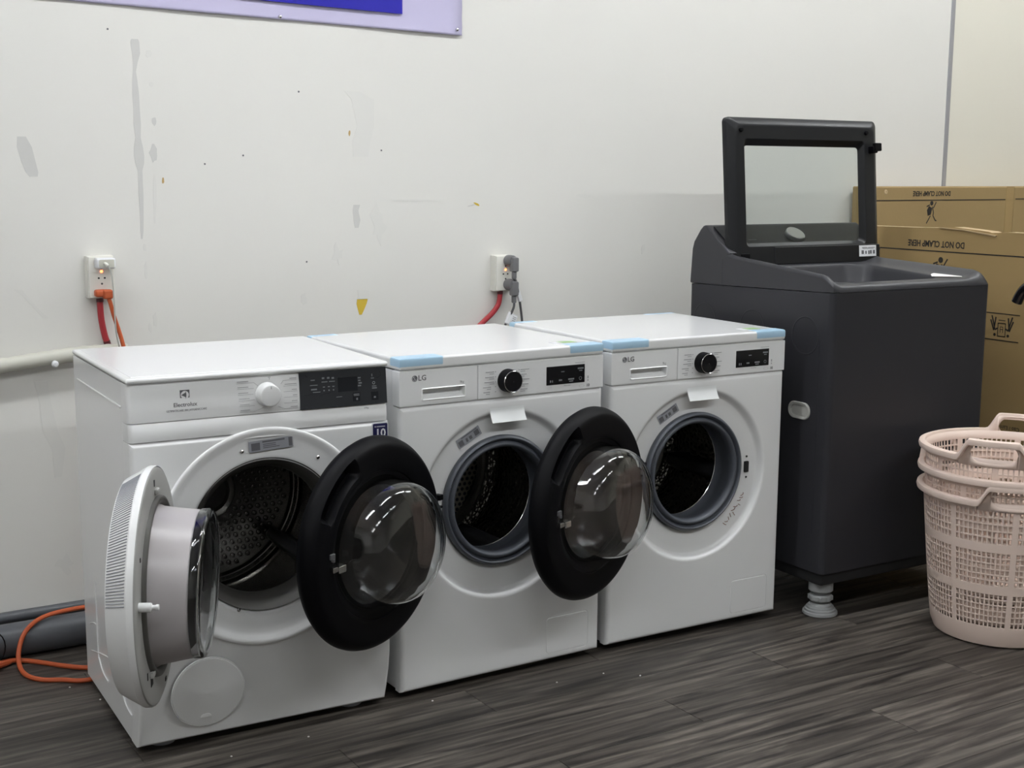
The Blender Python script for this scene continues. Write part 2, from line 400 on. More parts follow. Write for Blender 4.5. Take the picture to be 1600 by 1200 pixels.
def lg_door(parent, ctr, th):
    """round black door, inner side towards local -y, hinge towards local +x"""
    R = .246
    n = 144; prof = [(.118,.000),(.152,-.001),(.158,-.004),(.166,-.0075),(.170,-.0090),(.172,-.0125),(.178,-.0145),(.190,-.015),(.196,-.015),(.200,-.015),(.212,-.015),(.222,-.0145),(.228,-.013),(.232,-.010),(.238,-.004),
                     (.243,.004),(.246,.014),(.246,.022),(.240,.032),(.21,.040),(.16,.044),(.0005,.047)]
    mb = MB().lathe(prof, n=n)
    # grip pocket along the free upper edge
    def pk(p):
        r = sqrt(p.x**2+p.z**2); a = atan2(p.z, p.x)
        if p.y < 0.02 and .193 < r < .233:
            k = smooth(radians(114), radians(117), a)*(1-smooth(radians(151), radians(154), a))
            k *= smooth(.194, .199, r)*(1-smooth(.2285, .2325, r))
            return (p.x, p.y+.030*k, p.z)
        return p
    mb.xf(pk)
    d = obj('door', mb, m_black, parent, loc=ctr, rz=th, label='round black door swung open with a clear glass bowl')
    # ledge inside the pocket
    g = MB()
    for i in range(15):
        a = radians(119+i*32/14)
        for (r, y_) in ((.200, .0), (.212, -.004)): g.v.append((r*cos(a), y_, r*sin(a)))
    for i in range(14): g.f.append([2*i, 2*i+1, 2*i+3, 2*i+2])
    obj('grip_ledge', g, m_black, d)
    # glass bowl: outer and inner skin
    def bowl(k):
        P = [(.1535,.000),(.1530,-.008),(.1500,-.016),(.1470,-.034),(.1430,-.062),(.1385,-.084),(.1310,-.098),(.1180,-.1075),(.1000,-.1115),(.070,-.1130),(.035,-.1138),(.0008,-.114)]
        return [(max(.0005, r-k*.9), y_+(k if i > 2 else k*.4)) for i, (r, y_) in enumerate(P)]
    bm_ = MB().lathe(bowl(0)+bowl(.0045)[::-1], n=96)
    def slant(p):
        f = max(0, -p.y/.118); return (p.x, p.y*(1-.10*p.z/.14), p.z*(1-.05*f)+.006+.012*f)
    bm_.xf(slant)
    obj('glass_bowl', bm_, m_glass, d, angle=60, label='clear moulded glass bowl')
    obj('window', MB().lathe([(.1500,-.0005),(.0008,-.0005)], c=(0,0,.006), n=64), m_tint, d)
    # latch hook
    h = MB().bbox(-.176,-.152,-.034,-.010,-.020,-.004,.002).bbox(-.186,-.170,-.026,-.012,-.018,-.006,.002)
    obj('latch_hook', h, m_chrome, d)
    h2 = MB().bbox(-.186,-.170,-.019,-.013,.010,.022,.0015).bbox(-.180,-.174,-.022,-.013,.004,.012,.001)
    obj('guide_tab', h2, m_gcord, d)
    hb = MB().bbox(.215,.250,.004,.026,-.055,.055,.003).bbox(.232,.2475,-.012,.006,.052,.066,.002).bbox(.236,.254,-.006,.006,.030,.036,.002)
    obj('hinge', hb, m_black, d)
    return d

def lg_washer(x0, y0, rot, dep, dctr, dth, label, smudge):
    r = empty('washing_machine', (x0, y0, 0), rot, label=label, cat='washing machine')
    W = .600; cx, cz = .294, .461
    # cabinet shell (sides, back, bottom)
    sh = MB().box(.004,.022,.034,dep,.022,.819).box(W-.022,W-.004,.034,dep,.022,.819).box(.022,W-.022,dep-.018,dep,.022,.819).box(.022,W-.022,.034,dep-.018,.022,.036)
    obj('cabinet', sh, m_white, r)
    # front panel with dished door ring
    fp = plate(0, W, .0195, .7325, cx, cz, [(.150,.050),(.160,.030),(.165,.022),(.172,.019),(.205,.0178),(.222,.0170),(.227,.0148),(.231,.0105),(.235,.0050),(.2385,.0016),(.242,.0002),(.246,0)],
               [(.012,0),(.006,.0015),(.002,.006),(0,.013),(0,.033)], n=120)
    obj('front_panel', fp, m_white, r, angle=50)
    # lid and control panel
    top = MB().bbox(0, W, -.001, dep+.006, .8215, .850, .006, 3)
    lid = obj('lid', top, m_whitetop, r)
    cp = MB().bbox(.2182, W, .0, .034, .7340, .8200, .0025, 3)
    panel = obj('control_panel', cp, m_whitepl, r)
    obj('panel_gap', MB().box(.006, W-.006, .006, .034, .7305, .7350).box(.006, W-.006, .006, .034, .8185, .8225), m_whitepl, panel)
    # detergent drawer with its grip recess
    o_ = rrect(.059,.183,.7445,.7755,.004); i_ = rrect(.0615,.1805,.747,.7735,.003); j_ = rrect(.063,.179,.7485,.7725,.003); s_ = rrect(.066,.176,.762,.7715,.003); n = len(o_)
    def loops(L_, cap):
        mb = MB()
        for P, y_ in L_:
            for (u, v) in P: mb.v.append((u, y_, v))
        for j in range(len(L_)-1):
            for k in range(n):
                k2 = (k+1) % n; mb.f.append([j*n+k, j*n+k2, (j+1)*n+k2, (j+1)*n+k])
        if cap: mb.f.append([(len(L_)-1)*n+k for k in range(n)])
        return mb
    dwr = obj('detergent_drawer', loops([(rrect(0,.2170,.7340,.8200,.003),.034),(rrect(0,.2170,.7340,.8200,.003),.0025),(rrect(.0007,.2163,.7347,.8193,.003),.0007),(rrect(.0025,.2145,.7365,.8175,.003),0),(o_,0)], False), m_whitepl, r)
    obj('grip_frame', loops([(o_,0),(i_,-.0022),(j_,-.0004)], False), m_whitepl, dwr)
    obj('grip_recess', loops([(j_,-.0004),(s_,.020)], True), m_whitepl, dwr)
    # logo
    lg = MB().lathe([(.0075,0),(.0075,-.0005),(.0005,-.0005)], c=(.0415,-.0002,.8005), n=28)
    obj('logo', lg.add(*(lambda t: (t.v, t.f))(onfront(txt('LG', .0185, .0002, 'LEFT', bold=.0002), .0505, .8005, -.0006))), m_ink, r, label='grey round emblem and letters LG')
    lf = MB().box(.0408,.0416,-.0011,-.0006,.7975,.8035).box(.0408,.0440,-.0011,-.0006,.7970,.7980).lathe([(.0062,0),(.0056,0)], c=(.0415,-.0009,.8005), n=20, a0=.5*pi, a1=2*pi).lathe([(.0011,0),(.0003,0)], c=(.0385,-.0009,.803), n=8)
    obj('emblem_face', lf, m_labw, r)
    obj('capacity_mark', onfront(txt('9kg', .0085), .172, .783, -.0004), m_inkl, r)
    # knob
    kn = MB().lathe([(.0290,0),(.0290,-.006),(.0282,-.026),(.0264,-.0275)], c=(.303,-.0002,.776), n=48, )
    kb = obj('programme_knob', kn, m_black, r)
    obj('knob_ring', MB().lathe([(.0264,-.0262),(.0272,-.0285),(.0262,-.0295),(.0252,-.0290)], c=(.303,0,.776), n=48), m_chrome, kb)
    obj('knob_cap', MB().lathe([(.0254,-.0288),(.0252,-.0296),(.0005,-.0292)], c=(.303,0,.776), n=48), m_blackgl, kb)
    # programme names: rows of small print on both sides
    rows = []; rnd = random.Random(5)
    for k in range(5):
        zz = .800-k*.0125
        for (sgn, xe) in ((-1, .264-.003*k*(k > 2)), (1, .342)):
            L_ = rnd.uniform(.018, .028); rows.append((xe+sgn*L_/2, zz, L_, .0022)); L2 = rnd.uniform(.010, .014); rows.append((xe+sgn*L2/2, zz-.0048, L2, .0016))
    bars(r, rows, m_inkl, -.0004); bars(r, [(.2685-.0, .800-k*.0125, .0012, .002) for k in range(5)]+[(.3375, .800-k*.0125, .0012, .002) for k in range(5)], m_ink, -.0004, 'programme_dots')
    # display
    dp = obj('display', MB().bbox(.4205,.5400,-.0012,.002,.7525,.8000,.0008,1), m_blackgl, r)
    bars(dp, [(.432,.762,.003,.006),(.438,.762,.003,.006),(.463,.7635,.010,.004),(.4965,.764,.018,.004),(.4965,.7585,.012,.0025),(.526,.790,.018,.004),(.526,.784,.010,.002),(.470,.785,.010,.002)], m_inkd, -.0016, 'lit_symbols')
    obj('power_ring', MB().lathe([(.0045,0),(.0034,0)], c=(.5255,-.0016,.764), n=20), m_inkd, dp)
    bars(r, [(.5245,.805,.03,.0012),(.485,.7485,.02,.001)], m_inkl, -.0004)
    obj('capacity_badge', onfront(txt('10', .0105, bold=.0003), .5505, .7435, -.0004), m_ink, r)
    obj('badge_swoosh', MB().lathe([(.0085,0),(.0078,0)], c=(.5305,-.0004,.7435), n=20).xf(lambda p: (p.x, p.y, .7435+(p.z-.7435)*.4)), m_inkl, r)
    bars(r, [(.5505,.765,.003,.007),(.5505,.757,.003,.004)], m_inkl, -.0004)
    # rating label on the dish
    lb = onfront(MB().bbox(-.036,.036,-.0125,.0125,-.0003,.0003,.0001,1), .2015, .6395, .0160, .49)
    lab = obj('rating_label', lb, m_lab, r)
    lx = MB()
    for (u, v, a, b_) in ((-.026,-.002,.014,.014),(-.008,-.003,.006,.010),(.004,-.003,.008,.009),(.024,-.001,.014,.014),(.004,.009,.05,.0025)): lx.box(u-a/2,u+a/2,v-b_/2,v+b_/2,-.0003,.0003)
    obj('label_symbols', onfront(lx, .2015, .6395, .0155, .49), m_ink, lab)
    # curled white tape above the dish
    tp = MB(); nn = 8
    for i in range(nn+1):
        t = i/nn; zz = .7090-.035*t; yy = -.0012-.018*max(0, t-.2)**1.4
        for u in (.252,.353): tp.v += [(u, yy, zz)]
    for i in range(nn): tp.f.append([2*i,2*i+1,2*i+3,2*i+2])
    obj('paper_tape', tp, m_tapew, r)
    # service flap
    fo = rrect(.424,.562,.036,.139,.012); fi = rrect(.4265,.5595,.0385,.1365,.010); ft = rrect(.4285,.5575,.0405,.1345,.009); fm = MB(); n = len(fo)
    for P, y_ in ((fo,-.0002),(fi,.0022),(ft,-.0008)):
        for (u, v) in P: fm.v.append((u, y_-.0005, v))
    for j in (0,1):
        for k in range(n):
            k2 = (k+1) % n; fm.f.append([j*n+k, j*n+k2, (j+1)*n+k2, (j+1)*n+k])
    fm.f.append([2*n+k for k in range(n)])
    obj('service_flap', fm, m_white, r)
    bars(r, [(.493,.1295,.018,.0025)], m_white, -.0014, 'flap_notch')
    # door seal, latch slot, drum
    gz = .470
    gk = [(.158,.034),(.166,.020),(.1675,.010),(.1645,.0035),(.160,.001),(.156,.004),(.1545,.010),(.152,.012),(.149,.006),(.145,.002),(.140,.003),(.1355,.010),(.1345,.022),(.137,.040),(.143,.060),(.143,.078),(.138,.088)]
    obj('door_seal', MB().lathe(gk, c=(cx-.002,0,gz), n=96), m_gasket, r, angle=60)
    sl = MB().bbox(.4775,.4925,.013,.022,.4455,.4775,.002,2)
    sl.lathe([(.003,.0),(.003,-.0015),(.0005,-.0015)], c=(.485,.0165,.4915), n=12).lathe([(.003,.0),(.003,-.0015),(.0005,-.0015)], c=(.485,.0165,.4315), n=12)
    obj('latch_slot', sl, m_holedark, r)
    yb = dep-.115
    drum = obj('drum', MB().lathe([(.139,.092),(.150,.094),(.205,.100),(.225,.112),(.232,.13),(.232,yb-.025),(.225,yb-.008),(.205,yb),(.175,yb+.004)], c=(cx,0,gz), n=96), m_drum, r, angle=60)
    obj('drum_lip', MB().lathe([(.141,.090),(.1385,.0925),(.141,.095)], c=(cx,0,gz), n=96), m_chrome, drum)
    obj('drum_back', hexplate(MB(), .176, yb+.004, .0165, .0052, (cx, gz)), m_steelpl, drum)
    obj('drum_ring', MB().lathe([(.172,yb+.002),(.178,yb-.006),(.186,yb-.002),(.192,yb-.008),(.200,yb-.002)], c=(cx,0,gz), n=72), m_steelpl, drum)
    obj('tub_back', MB().lathe([(.24,yb+.02),(.0008,yb+.02)], c=(cx,0,gz), n=48), m_gasket, drum)
    for k in range(3):
        a = radians(-62+120*k) if not smudge else radians(-15+120*k)
        pd = MB().bbox(-.03,.03,.12,yb-.03,-.025,.035,.018,3)
        def pf(p, a=a):
            rr = .215-p.z; s_ = p.x*(1-.35*smooth(-.02,.035,p.z)); return (cx+rr*cos(a)-s_*sin(a), p.y, gz+rr*sin(a)+s_*cos(a))
        obj('drum_paddle', pd.xf(pf), m_paddle, drum)
    # feet
    for u in (.055, W-.055):
        for v in (.07, dep-.07): obj('foot', MB().lathe([(.018,.026),(.018,.012),(.024,.010),(.024,.0),(.0005,.0)], c=(u,v,0), axis='z', n=20), m_rubf, r)
    # blue transit tape at the lid corners, green sticker
    def bt(*a): return MB().bbox(*a, .0058, 2)
    e = .0006
    obj('blue_tape', bt(-e, .123, -.001-e, .050, .826, .850+e), m_tapeb, r)
    obj('blue_tape', bt(.489, W+e, -.001-e, .045, .826, .850+e), m_tapeb, r)
    obj('blue_tape', bt(-e, .085, dep-.03, dep+.006+e, .826, .850+e), m_tapeb, r)
    if smudge: obj('blue_tape', bt(.48, W+e, dep-.022, dep+.006+e, .826, .850+e), m_tapeb, r)
    obj('green_sticker', MB().box(.505,.552,.052,.082,.8498,.8504), m_green, r)
    obj('white_sticker', MB().box(.482,.506,.046,.080,.8498,.8503), m_labw, r)
    if smudge:
        sm = MB(); rnd = random.Random(11)
        for k in range(11):
            a = radians(-24-k*3.0); rr = .198+rnd.uniform(-.006,.006); px, pz = cx+rr*cos(a), cz+rr*sin(a)
            L_ = rnd.uniform(.004,.009); b = a+rnd.uniform(-.9,.9)
            sm.tube([(px-L_*cos(b), .0166, pz-L_*sin(b)), (px+.002, .0164, pz+.001), (px+L_*cos(b+.8), .0166, pz+L_*sin(b+.8))], .0011, 5, 3)
        obj('marker_scrawl', sm, m_smudge, r)
    d = lg_door(r, dctr, dth)
    return r

def drum_mat():
    m = bpy.data.materials.new('embossed_drum_steel'); m.use_nodes = True; nt = m.node_tree; b = nt.nodes['Principled BSDF']
    tc = nt.nodes.new('ShaderNodeTexCoord'); v = nt.nodes.new('ShaderNodeTexVoronoi'); v.inputs['Scale'].default_value = 75
    nt.links.new(tc.outputs['Object'], v.inputs['Vector'])
    r = nt.nodes.new('ShaderNodeValToRGB'); r.color_ramp.elements[0].position = .12; r.color_ramp.elements[0].color = (.01,.01,.01,1)
    r.color_ramp.elements[1].position = .3; r.color_ramp.elements[1].color = (.24,.235,.22,1)
    nt.links.new(v.outputs['Distance'], r.inputs[0]); nt.links.new(r.outputs[0], b.inputs['Base Color'])
    b.inputs['Metallic'].default_value = 1; b.inputs['Roughness'].default_value = .2
    bp = nt.nodes.new('ShaderNodeBump'); bp.inputs['Strength'].default_value = .9; bp.inputs['Distance'].default_value = .004
    nt.links.new(v.outputs['Distance'], bp.inputs['Height']); nt.links.new(bp.outputs[0], b.inputs['Normal'])
    return m
m_drum = drum_mat()

def to_local(p, x0, y0, rot):
    dx, dy = p[0]-x0, p[1]-y0; c, s_ = cos(rot), sin(rot); return (c*dx+s_*dy, -s_*dx+c*dy, p[2])
L1 = (.643, .004, .0197); L2 = (1.272, .0202, -.0178)
lg_washer(*L1, .525, to_local((.516,-.131,.453), *L1), .465-L1[2],
          'white front-load washer between the dryer and another washer, black door swung over the dryer', False)
lg_washer(*L2, .525, to_local((1.128,-.110,.462), *L2), .397-L2[2],
          'white front-load washer beside the charcoal top loader, latch slot and brown scrawl showing', True)

# ------------------------------------------------------------------ dryer
def dryer():
    r = empty('tumble_dryer', (0, 0, 0), -.0366, label='white tumble dryer with white round door open and grey display panel', cat='dryer')
    W, dep, cx, cz = .600, .541, .300, .473
    def yf(z):
        if z > .70: return -.008+.014*((z-.70)/.15)
        if z < .16: return -.008+.036*((.16-z)/.145)**1.6
        return -.008
    sh = MB().box(.0012,.02,.046,dep,.018,.838).box(W-.02,W-.0012,.046,dep,.018,.838).box(.02,W-.02,dep-.02,dep,.018,.838).box(.02,W-.02,.05,dep-.02,.018,.03)
    cab = obj('cabinet', sh, m_dryside, r)
    # pressed ribs on the side
    rb = MB()
    for (y0, z1) in ((.40,.30),(.17,.28)):
        rb.tube([(.0005,y0,z1),(.0005,y0,.13),(.0005,y0-.012,.105),(.0005,y0-.05,.085),(.0005,y0-.10,.080)], .0022, 6, 5)
    for (ya, za, yb_, zb) in ((.48,.17,.40,.19),(.48,.10,.20,.16),(.30,.22,.17,.26)): rb.tube([(.0005,ya,za),(.0005,(ya+yb_)/2,(za+zb)/2+.004),(.0005,yb_,zb)], .0016, 6, 4)
    obj('pressed_rib', rb, m_dryside, cab)
    obj('side_moulding', MB().bbox(-.0015,.002,.06,.50,.781,.786,.001,1), m_dryside, cab)
    # front plate and dished ring
    fp = plate(0, W, .018, .7125, cx, cz, [(.172,.030),(.177,.014),(.184,.0125),(.205,.0115),(.222,.0095),(.234,.0045),(.2385,.002)],
               [(.010,0),(.004,.002),(0,.010),(0,.056)], n=120, yf=yf)
    obj('front_panel', fp, m_white, r, angle=50)
    rg = MB().lathe([(.170,.022),(.176,.0085),(.186,.0068),(.206,.0066),(.222,.0056),(.230,.0028),(.238,-.0012),(.243,-.0026),(.247,-.0026),(.2505,-.0006),(.2512,.004)], c=(cx,-.008,cz), n=120)
    obj('door_surround', rg, m_white, r, angle=60)
    # middle band and control fascia follow the leaning front
    def slab(z0, z1, yo):
        mb = MB(); NS = 4; prof = []
        for i in range(NS+1):
            z = z0+(z1-z0)*i/NS; prof.append((yf(z)+yo, z))
        sec = [(p[0]+(.003 if i in (0, NS) else 0), p[1]) for i, p in enumerate(prof)]
        back = .048
        o = 0; cols = [(.0,.012),(.004,.003),(.010,0),(W-.010,0),(W-.004,.003),(W,.012)]
        for (x, dy) in cols:
            for (y_, z) in sec: mb.v.append((x, y_+dy, z))
            mb.v.append((x, back, z1)); mb.v.append((x, back, z0))
        m = NS+3
        for i in range(len(cols)-1):
            for k in range(m):
                k2 = (k+1) % m; mb.f.append([i*m+k, i*m+k2, (i+1)*m+k2, (i+1)*m+k])
        mb.f.append(list(range(m))); mb.f.append([(len(cols)-1)*m+k for k in range(m)])
        return mb
    obj('upper_band', slab(.7140, .7535, .0), m_whitepl, r, angle=50)
    obj('fascia', slab(.7550, .8395, -.001), m_white, r, angle=50)
    top = MB().bbox(-.001, W+.001, -.003, dep, .8405, .8520, .005, 3)
    tp = obj('top', top, m_whitetop, r)
    obj('top_rim', MB().bbox(.014, W-.014, .018, dep-.012, .8510, .8530, .0009, 1), m_whitetop, tp)
    F = lambda u, v, d: (u, yf(v)-.001+d, v)
    # display
    dsp = MB().extr([(.384,.7555),(.5965,.7555),(.5965,.8385),(.384,.8385)], F, -.0014, .004)
    dd = obj('display_panel', dsp, m_panel, r)
    obj('display_window', MB().extr([(.476,.789),(.524,.789),(.524,.822),(.476,.822)], F, -.0018, .0), m_pclip, dd)
    for (u, v) in ((.5205,.775),(.566,.774)): obj('touch_key', MB().extr([(u-.009,v-.010),(u+.009,v-.010),(u+.009,v+.010),(u-.009,v+.010)], F, -.0018, 0), m_pclip, dd)
    sy = MB()
    def b2(u, v, a, b_, d=-.0021): sy.extr([(u-a/2,v-b_/2),(u+a/2,v-b_/2),(u+a/2,v+b_/2),(u-a/2,v+b_/2)], F, d, d+.0004)
    for (u, v, a, b_) in ((.441,.823,.006,.004),(.4535,.823,.006,.004),(.4645,.822,.006,.004),(.416,.820,.010,.002),(.444,.8145,.014,.002),(.462,.8145,.014,.002),(.418,.8085,.018,.0015),
                          (.442,.803,.005,.002),(.454,.803,.005,.002),(.465,.803,.005,.002),(.418,.799,.014,.003),(.442,.795,.003,.003),(.454,.795,.003,.003),(.465,.795,.003,.003),(.424,.7925,.018,.0015),
                          (.529,.818,.007,.003),(.529,.812,.006,.003),(.531,.806,.008,.0035),(.529,.8,.008,.003),(.561,.822,.002,.006),(.562,.815,.008,.002),(.5655,.7965,.011,.002),(.566,.792,.012,.003),
                          (.5205,.781,.014,.002),(.5205,.778,.014,.0015),(.5215,.770,.004,.005),(.566,.771,.005,.004),(.478,.778,.014,.0012)): b2(u, v, a, b_)
    obj('panel_symbols', sy, m_inkd, dd, kind='stuff')
    obj('start_ring', MB().lathe([(.0034,0),(.0026,0)], c=(.5645,yf(.804)-.0032,.804), n=16), m_inkw, dd)
    gl = MB()
    for pts in ([(.580,.829),(.583,.824),(.580,.818),(.573,.815)],[(.399,.832),(.403,.828)],[(.392,.7875),(.402,.7885),(.412,.7905),(.420,.7915)],[(.43,.783),(.445,.789),(.452,.788),(.463,.7925)]):
        gl.tube([(u, yf(v)-.0030, v) for u, v in pts], .00045, 5, 3)
    obj('film_crease', gl, m_film, dd, kind='stuff')
    # knob and print
    k0 = yf(.797)-.001
    kn = MB().lathe([(.0275,0),(.0270,-.004),(.0255,-.006),(.0245,-.024),(.0228,-.0275),(.0190,-.029),(.0005,-.0285)], c=(.308,k0,.797), n=48)
    kk = obj('programme_knob', kn, m_whitetop, r)
    obj('knob_mark', MB().box(.3071,.3089,k0-.0296,k0-.0270,.8125,.8185), m_inkl, kk)
    pr = MB(); tx = MB()
    for k in range(6):
        zz = .8275-k*.0126
        L_ = (.036,.034,.031,.033,.031,.030)[k]
        for (u0, u1) in ((.2395+.001*k, .2395+.001*k+L_+.004), (.3470, .3785)):
            v = zz-.003; pr.extr([(u0,v-.0004),(u1,v-.0004),(u1,v+.0004),(u0,v+.0004)], F, -.0004, 0)
        u0 = .2405+.001*k
        tx.extr([(u0,zz),(u0+L_*.72,zz),(u0+L_*.72,zz+.0016),(u0,zz+.0016)], F, -.0004, 0)
        w_ = (.016,.028,.012,.010,.013,.016)[k]; tx.extr([(.378-w_,zz),(.378,zz),(.378,zz+.0016),(.378-w_,zz+.0016)], F, -.0004, 0)
    tx.extr([(.312,.8335),(.318,.8335),(.318,.8352),(.312,.8352)], F, -.0004, 0); tx.extr([(.3143,.829),(.3157,.829),(.3157,.8325),(.3143,.8325)], F, -.0004, 0)
    for (ua, va, ub, vb) in ((.279,.8245,.288,.817),(.347,.8245,.341,.817),(.279,.7615,.297,.768),(.347,.7615,.333,.768)):
        pr.tube([(ua, yf(va)-.0012, va), (ub, yf(vb)-.0012, vb)], .0004, 4)
    obj('printed_lines', pr, m_inkl, r, kind='stuff'); obj('printed_text', tx, m_inkl, r, kind='stuff')
    # emblem: dark square with white disc and dark wings
    y0 = yf(.8095)-.001
    em = obj('emblem', MB().box(.1138,.1344,y0-.0006,y0+.002,.7990,.8200), m_ink, r, label='dark square emblem with white disc')
    e1 = MB().lathe([(.0088,-.0005),(.0088,-.0010),(.0005,-.0010)], c=(.1241,y0,.8095), n=28)
    obj('emblem_disc', e1, m_whitetop, em)
    lens = [(.1258+.0016*sin(pi*i/8), .8095+.0084-.0168*i/8) for i in range(9)]+[(.1258-.0010*sin(pi*i/8), .8095-.0084+.0168*i/8) for i in range(9)]
    e2 = MB().extr([(.1160,.8095),(.1252,.8142),(.1258,.8095),(.1252,.8048)], FR, y0-.0014, y0-.0009).extr(lens, FR, y0-.0015, y0-.0009)
    obj('emblem_wing', e2, m_ink, em)
    y1 = yf(.789)-.0016
    obj('brand_name', onfront(txt('Electrolux', .0125, bold=.00012), .1241, .7885, y1), m_ink, r)
    obj('series_name', onfront(txt('ULTIMATECARE 300 | HYGIENICCARE', .0066, sx=.80), .1265, .7765, yf(.7765)-.0017), m_ink, r)
    obj('model_mark', onfront(txt('10kg', .006), .544, .7475, yf(.7475)-.0006), m_inkl, r)
    # energy sticker with 10
    st = MB().extr(rrect(.5555,.5965,.640,.7115,.004), F, -.0006, .0); so = obj('warranty_sticker', st, m_labw, r)
    obj('sticker_field', MB().extr(rrect(.5580,.5945,.6425,.7085,.003), F, -.0010, -.0004), m_navy, so)
    obj('sticker_number', onfront(txt('10', .027, bold=.0006), .5765, .6855, yf(.68)-.0022), m_labw, so)
    obj('sticker_print', MB().box(.567,.588,-.0105,-.0100,.7005,.7025).box(.5620,.5650,-.0105,-.0100,.7003,.7030), m_inkw, so)
    # rating label and screws on the dish
    lb = obj('rating_label', onfront(MB().bbox(-.0515,.0515,-.0125,.0125,-.0004,.0004,.0002,1), .3125, .6845, -.0062, .055), m_lab, r)
    lt = MB()
    for (u, v, a, b_) in ((-.036,-.001,.020,.017),(.006,.008,.052,.004),(-.004,.002,.030,.0018),(-.004,-.002,.030,.0018),(.0,-.006,.038,.0018),(.045,0,.008,.020)): lt.box(u-a/2,u+a/2,v-b_/2,v+b_/2,-.0003,.0003)
    obj('label_print', onfront(lt, .3125, .6845, -.0068, .055), m_ink, lb)
    for (u, v) in ((.246,.6735),(.4235,.643),(.2285,.312)): obj('screw', MB().lathe([(.0045,0),(.004,-.003),(.002,-.0042),(.0005,-.0042)], c=(u,-.0022,v), n=14), m_chrome, r)
    # filter cover
    fc = (.1535,-.008,.131)
    fl = MB().lathe([(.0840,.004),(.0840,-.0010),(.0825,-.0012),(.0822,-.0004),(.0812,-.0004),(.0809,-.0014),(.0790,-.0017),(.0005,-.0017)], c=fc, n=64)
    fo = obj('filter_cover', fl.xf(lambda p: (p.x, p.y+yf(p.z)+.008, p.z)), m_white, r)
    obj('cover_notch', MB().lathe([(.013,0),(.012,-.0012),(.0005,-.0014)], c=(.149,yf(.072)-.0017,.0715), n=16, a0=0, a1=pi, cap0=False).xf(lambda p: (p.x,p.y,.0715+(p.z-.0715)*.65)), m_whitetop, fo)
    obj('vent_dots', MB().lathe([(.0022,0),(.0005,0)], c=(.118,-.0088,.702), n=8).lathe([(.0022,0),(.0005,0)], c=(.128,-.0088,.702), n=8).lathe([(.0022,0),(.0005,0)], c=(.138,-.0088,.702), n=8), m_whitetop, r)
    # drum opening
    obj('drum_seal', MB().lathe([(.176,.001),(.170,.006),(.164,.014),(.158,.022),(.156,.032),(.150,.036),(.148,.055)], c=(cx,-.003,cz+.005), n=96), m_gasket2, r, angle=60)
    dg = [(.150,.060),(.20,.062),(.235,.075)]
    for k in range(4):
        yk = .10+k*.033; dg += [(.248,yk),(.248,yk+.014),(.240,yk+.019),(.240,yk+.027)]
    yb = .455; dg += [(.248,.24),(.248,yb-.02),(.240,yb)]
    dm = obj('drum', MB().lathe(dg, c=(cx,0,cz+.005), n=96), m_steel, r, angle=30)
    bk = obj('drum_back', MB().lathe([(.240,yb),(.232,yb+.004),(.226,yb-.004),(.222,yb+.003),(.075,yb+.003),(.068,yb-.006),(.055,yb-.010),(.048,yb-.002),(.0008,yb-.002)], c=(cx,0,cz+.005), n=72), m_dback, dm)
    ri = MB(); p_ = .0205; h = p_*sqrt(3)/2
    for j in range(-12, 13):
        for i in range(-12, 13):
            x = (i+(.5 if j % 2 else 0))*p_; z = j*h; d2 = sqrt(x*x+z*z)
            if .088 < d2 < .212: ri.lathe([(.0072,.003),(.0066,-.0005),(.0052,-.0012),(.0040,.0005),(.0034,.003)], c=(cx+x,yb,cz+.005+z), n=10)
    obj('drum_dimple', ri, m_dback, dm, kind='stuff')
    obj('drum_ring', MB().lathe([(.241,yb-.012),(.236,yb-.016),(.231,yb-.006)], c=(cx,0,cz+.005), n=72), m_chrome, dm)
    for k in range(3):
        a = radians(-38+120*k); pd = MB().bbox(-.022,.022,.075,yb-.03,-.012,.055,.014,3)
        def pf(p, a=a):
            rr = .236-p.z; s_ = p.x*(1-.3*smooth(-.01,.05,p.z)); return (cx+rr*cos(a)-s_*sin(a), p.y, cz+.005+rr*sin(a)+s_*cos(a))
        obj('drum_paddle', pd.xf(pf), m_paddle, dm)
    for u in (.07, W-.07):
        for v in (.09, dep-.07): obj('foot', MB().lathe([(.022,.022),(.022,.010),(.030,.008),(.030,.0),(.0005,.0)], c=(u,v,0), axis='z', n=22), m_lab, r)
    # door, hinge towards local +x, inner side local -y
    ctr = to_local((-.017,-.230,.470), 0, 0, -.0366)
    R = .236
    dmesh = MB().lathe([(.160,.010),(.164,.004),(.171,.0025),(.173,-.002),(.180,-.0035),(.205,-.0035),(.228,-.003),(.2335,-.001),(.236,.003),(.2362,.008),(.2300,.011)], n=120)
    dr = obj('door', dmesh, m_doorin, r, loc=ctr, rz=1.102+.0366, label='white door swung wide open, grey inner ring around a silver plug')
    cov = MB().lathe([(.2368,.0005),(.2378,.003),(.2380,.012),(.2370,.0145),(.2140,.0550),(.208,.0575),(.12,.060),(.0008,.061)], n=120)
    obj('door_cover', cov, m_white, dr, angle=45)
    lv = MB()
    for k in range(52):
        a_ = radians(98+k*1.45)              # fins on the sloping edge of the cover, free side
        p0, p1 = Vector((.2365*cos(a_), .0160, .2365*sin(a_))), Vector((.2155*cos(a_+.02), .0528, .2155*sin(a_+.02)))
        lv.tube([p0, p1], .0011, 5)
    obj('louvre_fin', lv, m_lab, dr, kind='stuff')
    obj('door_seal', MB().lathe([(.180,-.003),(.178,-.010),(.172,-.012),(.166,-.010),(.162,-.002)], n=96), m_gasket2, dr, angle=60)
    pl = MB().lathe([(.164,.004),(.161,-.004),(.157,-.012),(.154,-.030),(.150,-.055),(.147,-.078),(.146,-.083)], n=96)
    def ps(p): 
        f = max(0, -p.y/.115); return (p.x, p.y*(1+.06*p.z/.15), p.z+.003*f)
    obj('plug', pl.xf(ps), m_lilac, dr, angle=60, label='silver lilac tapered plug')
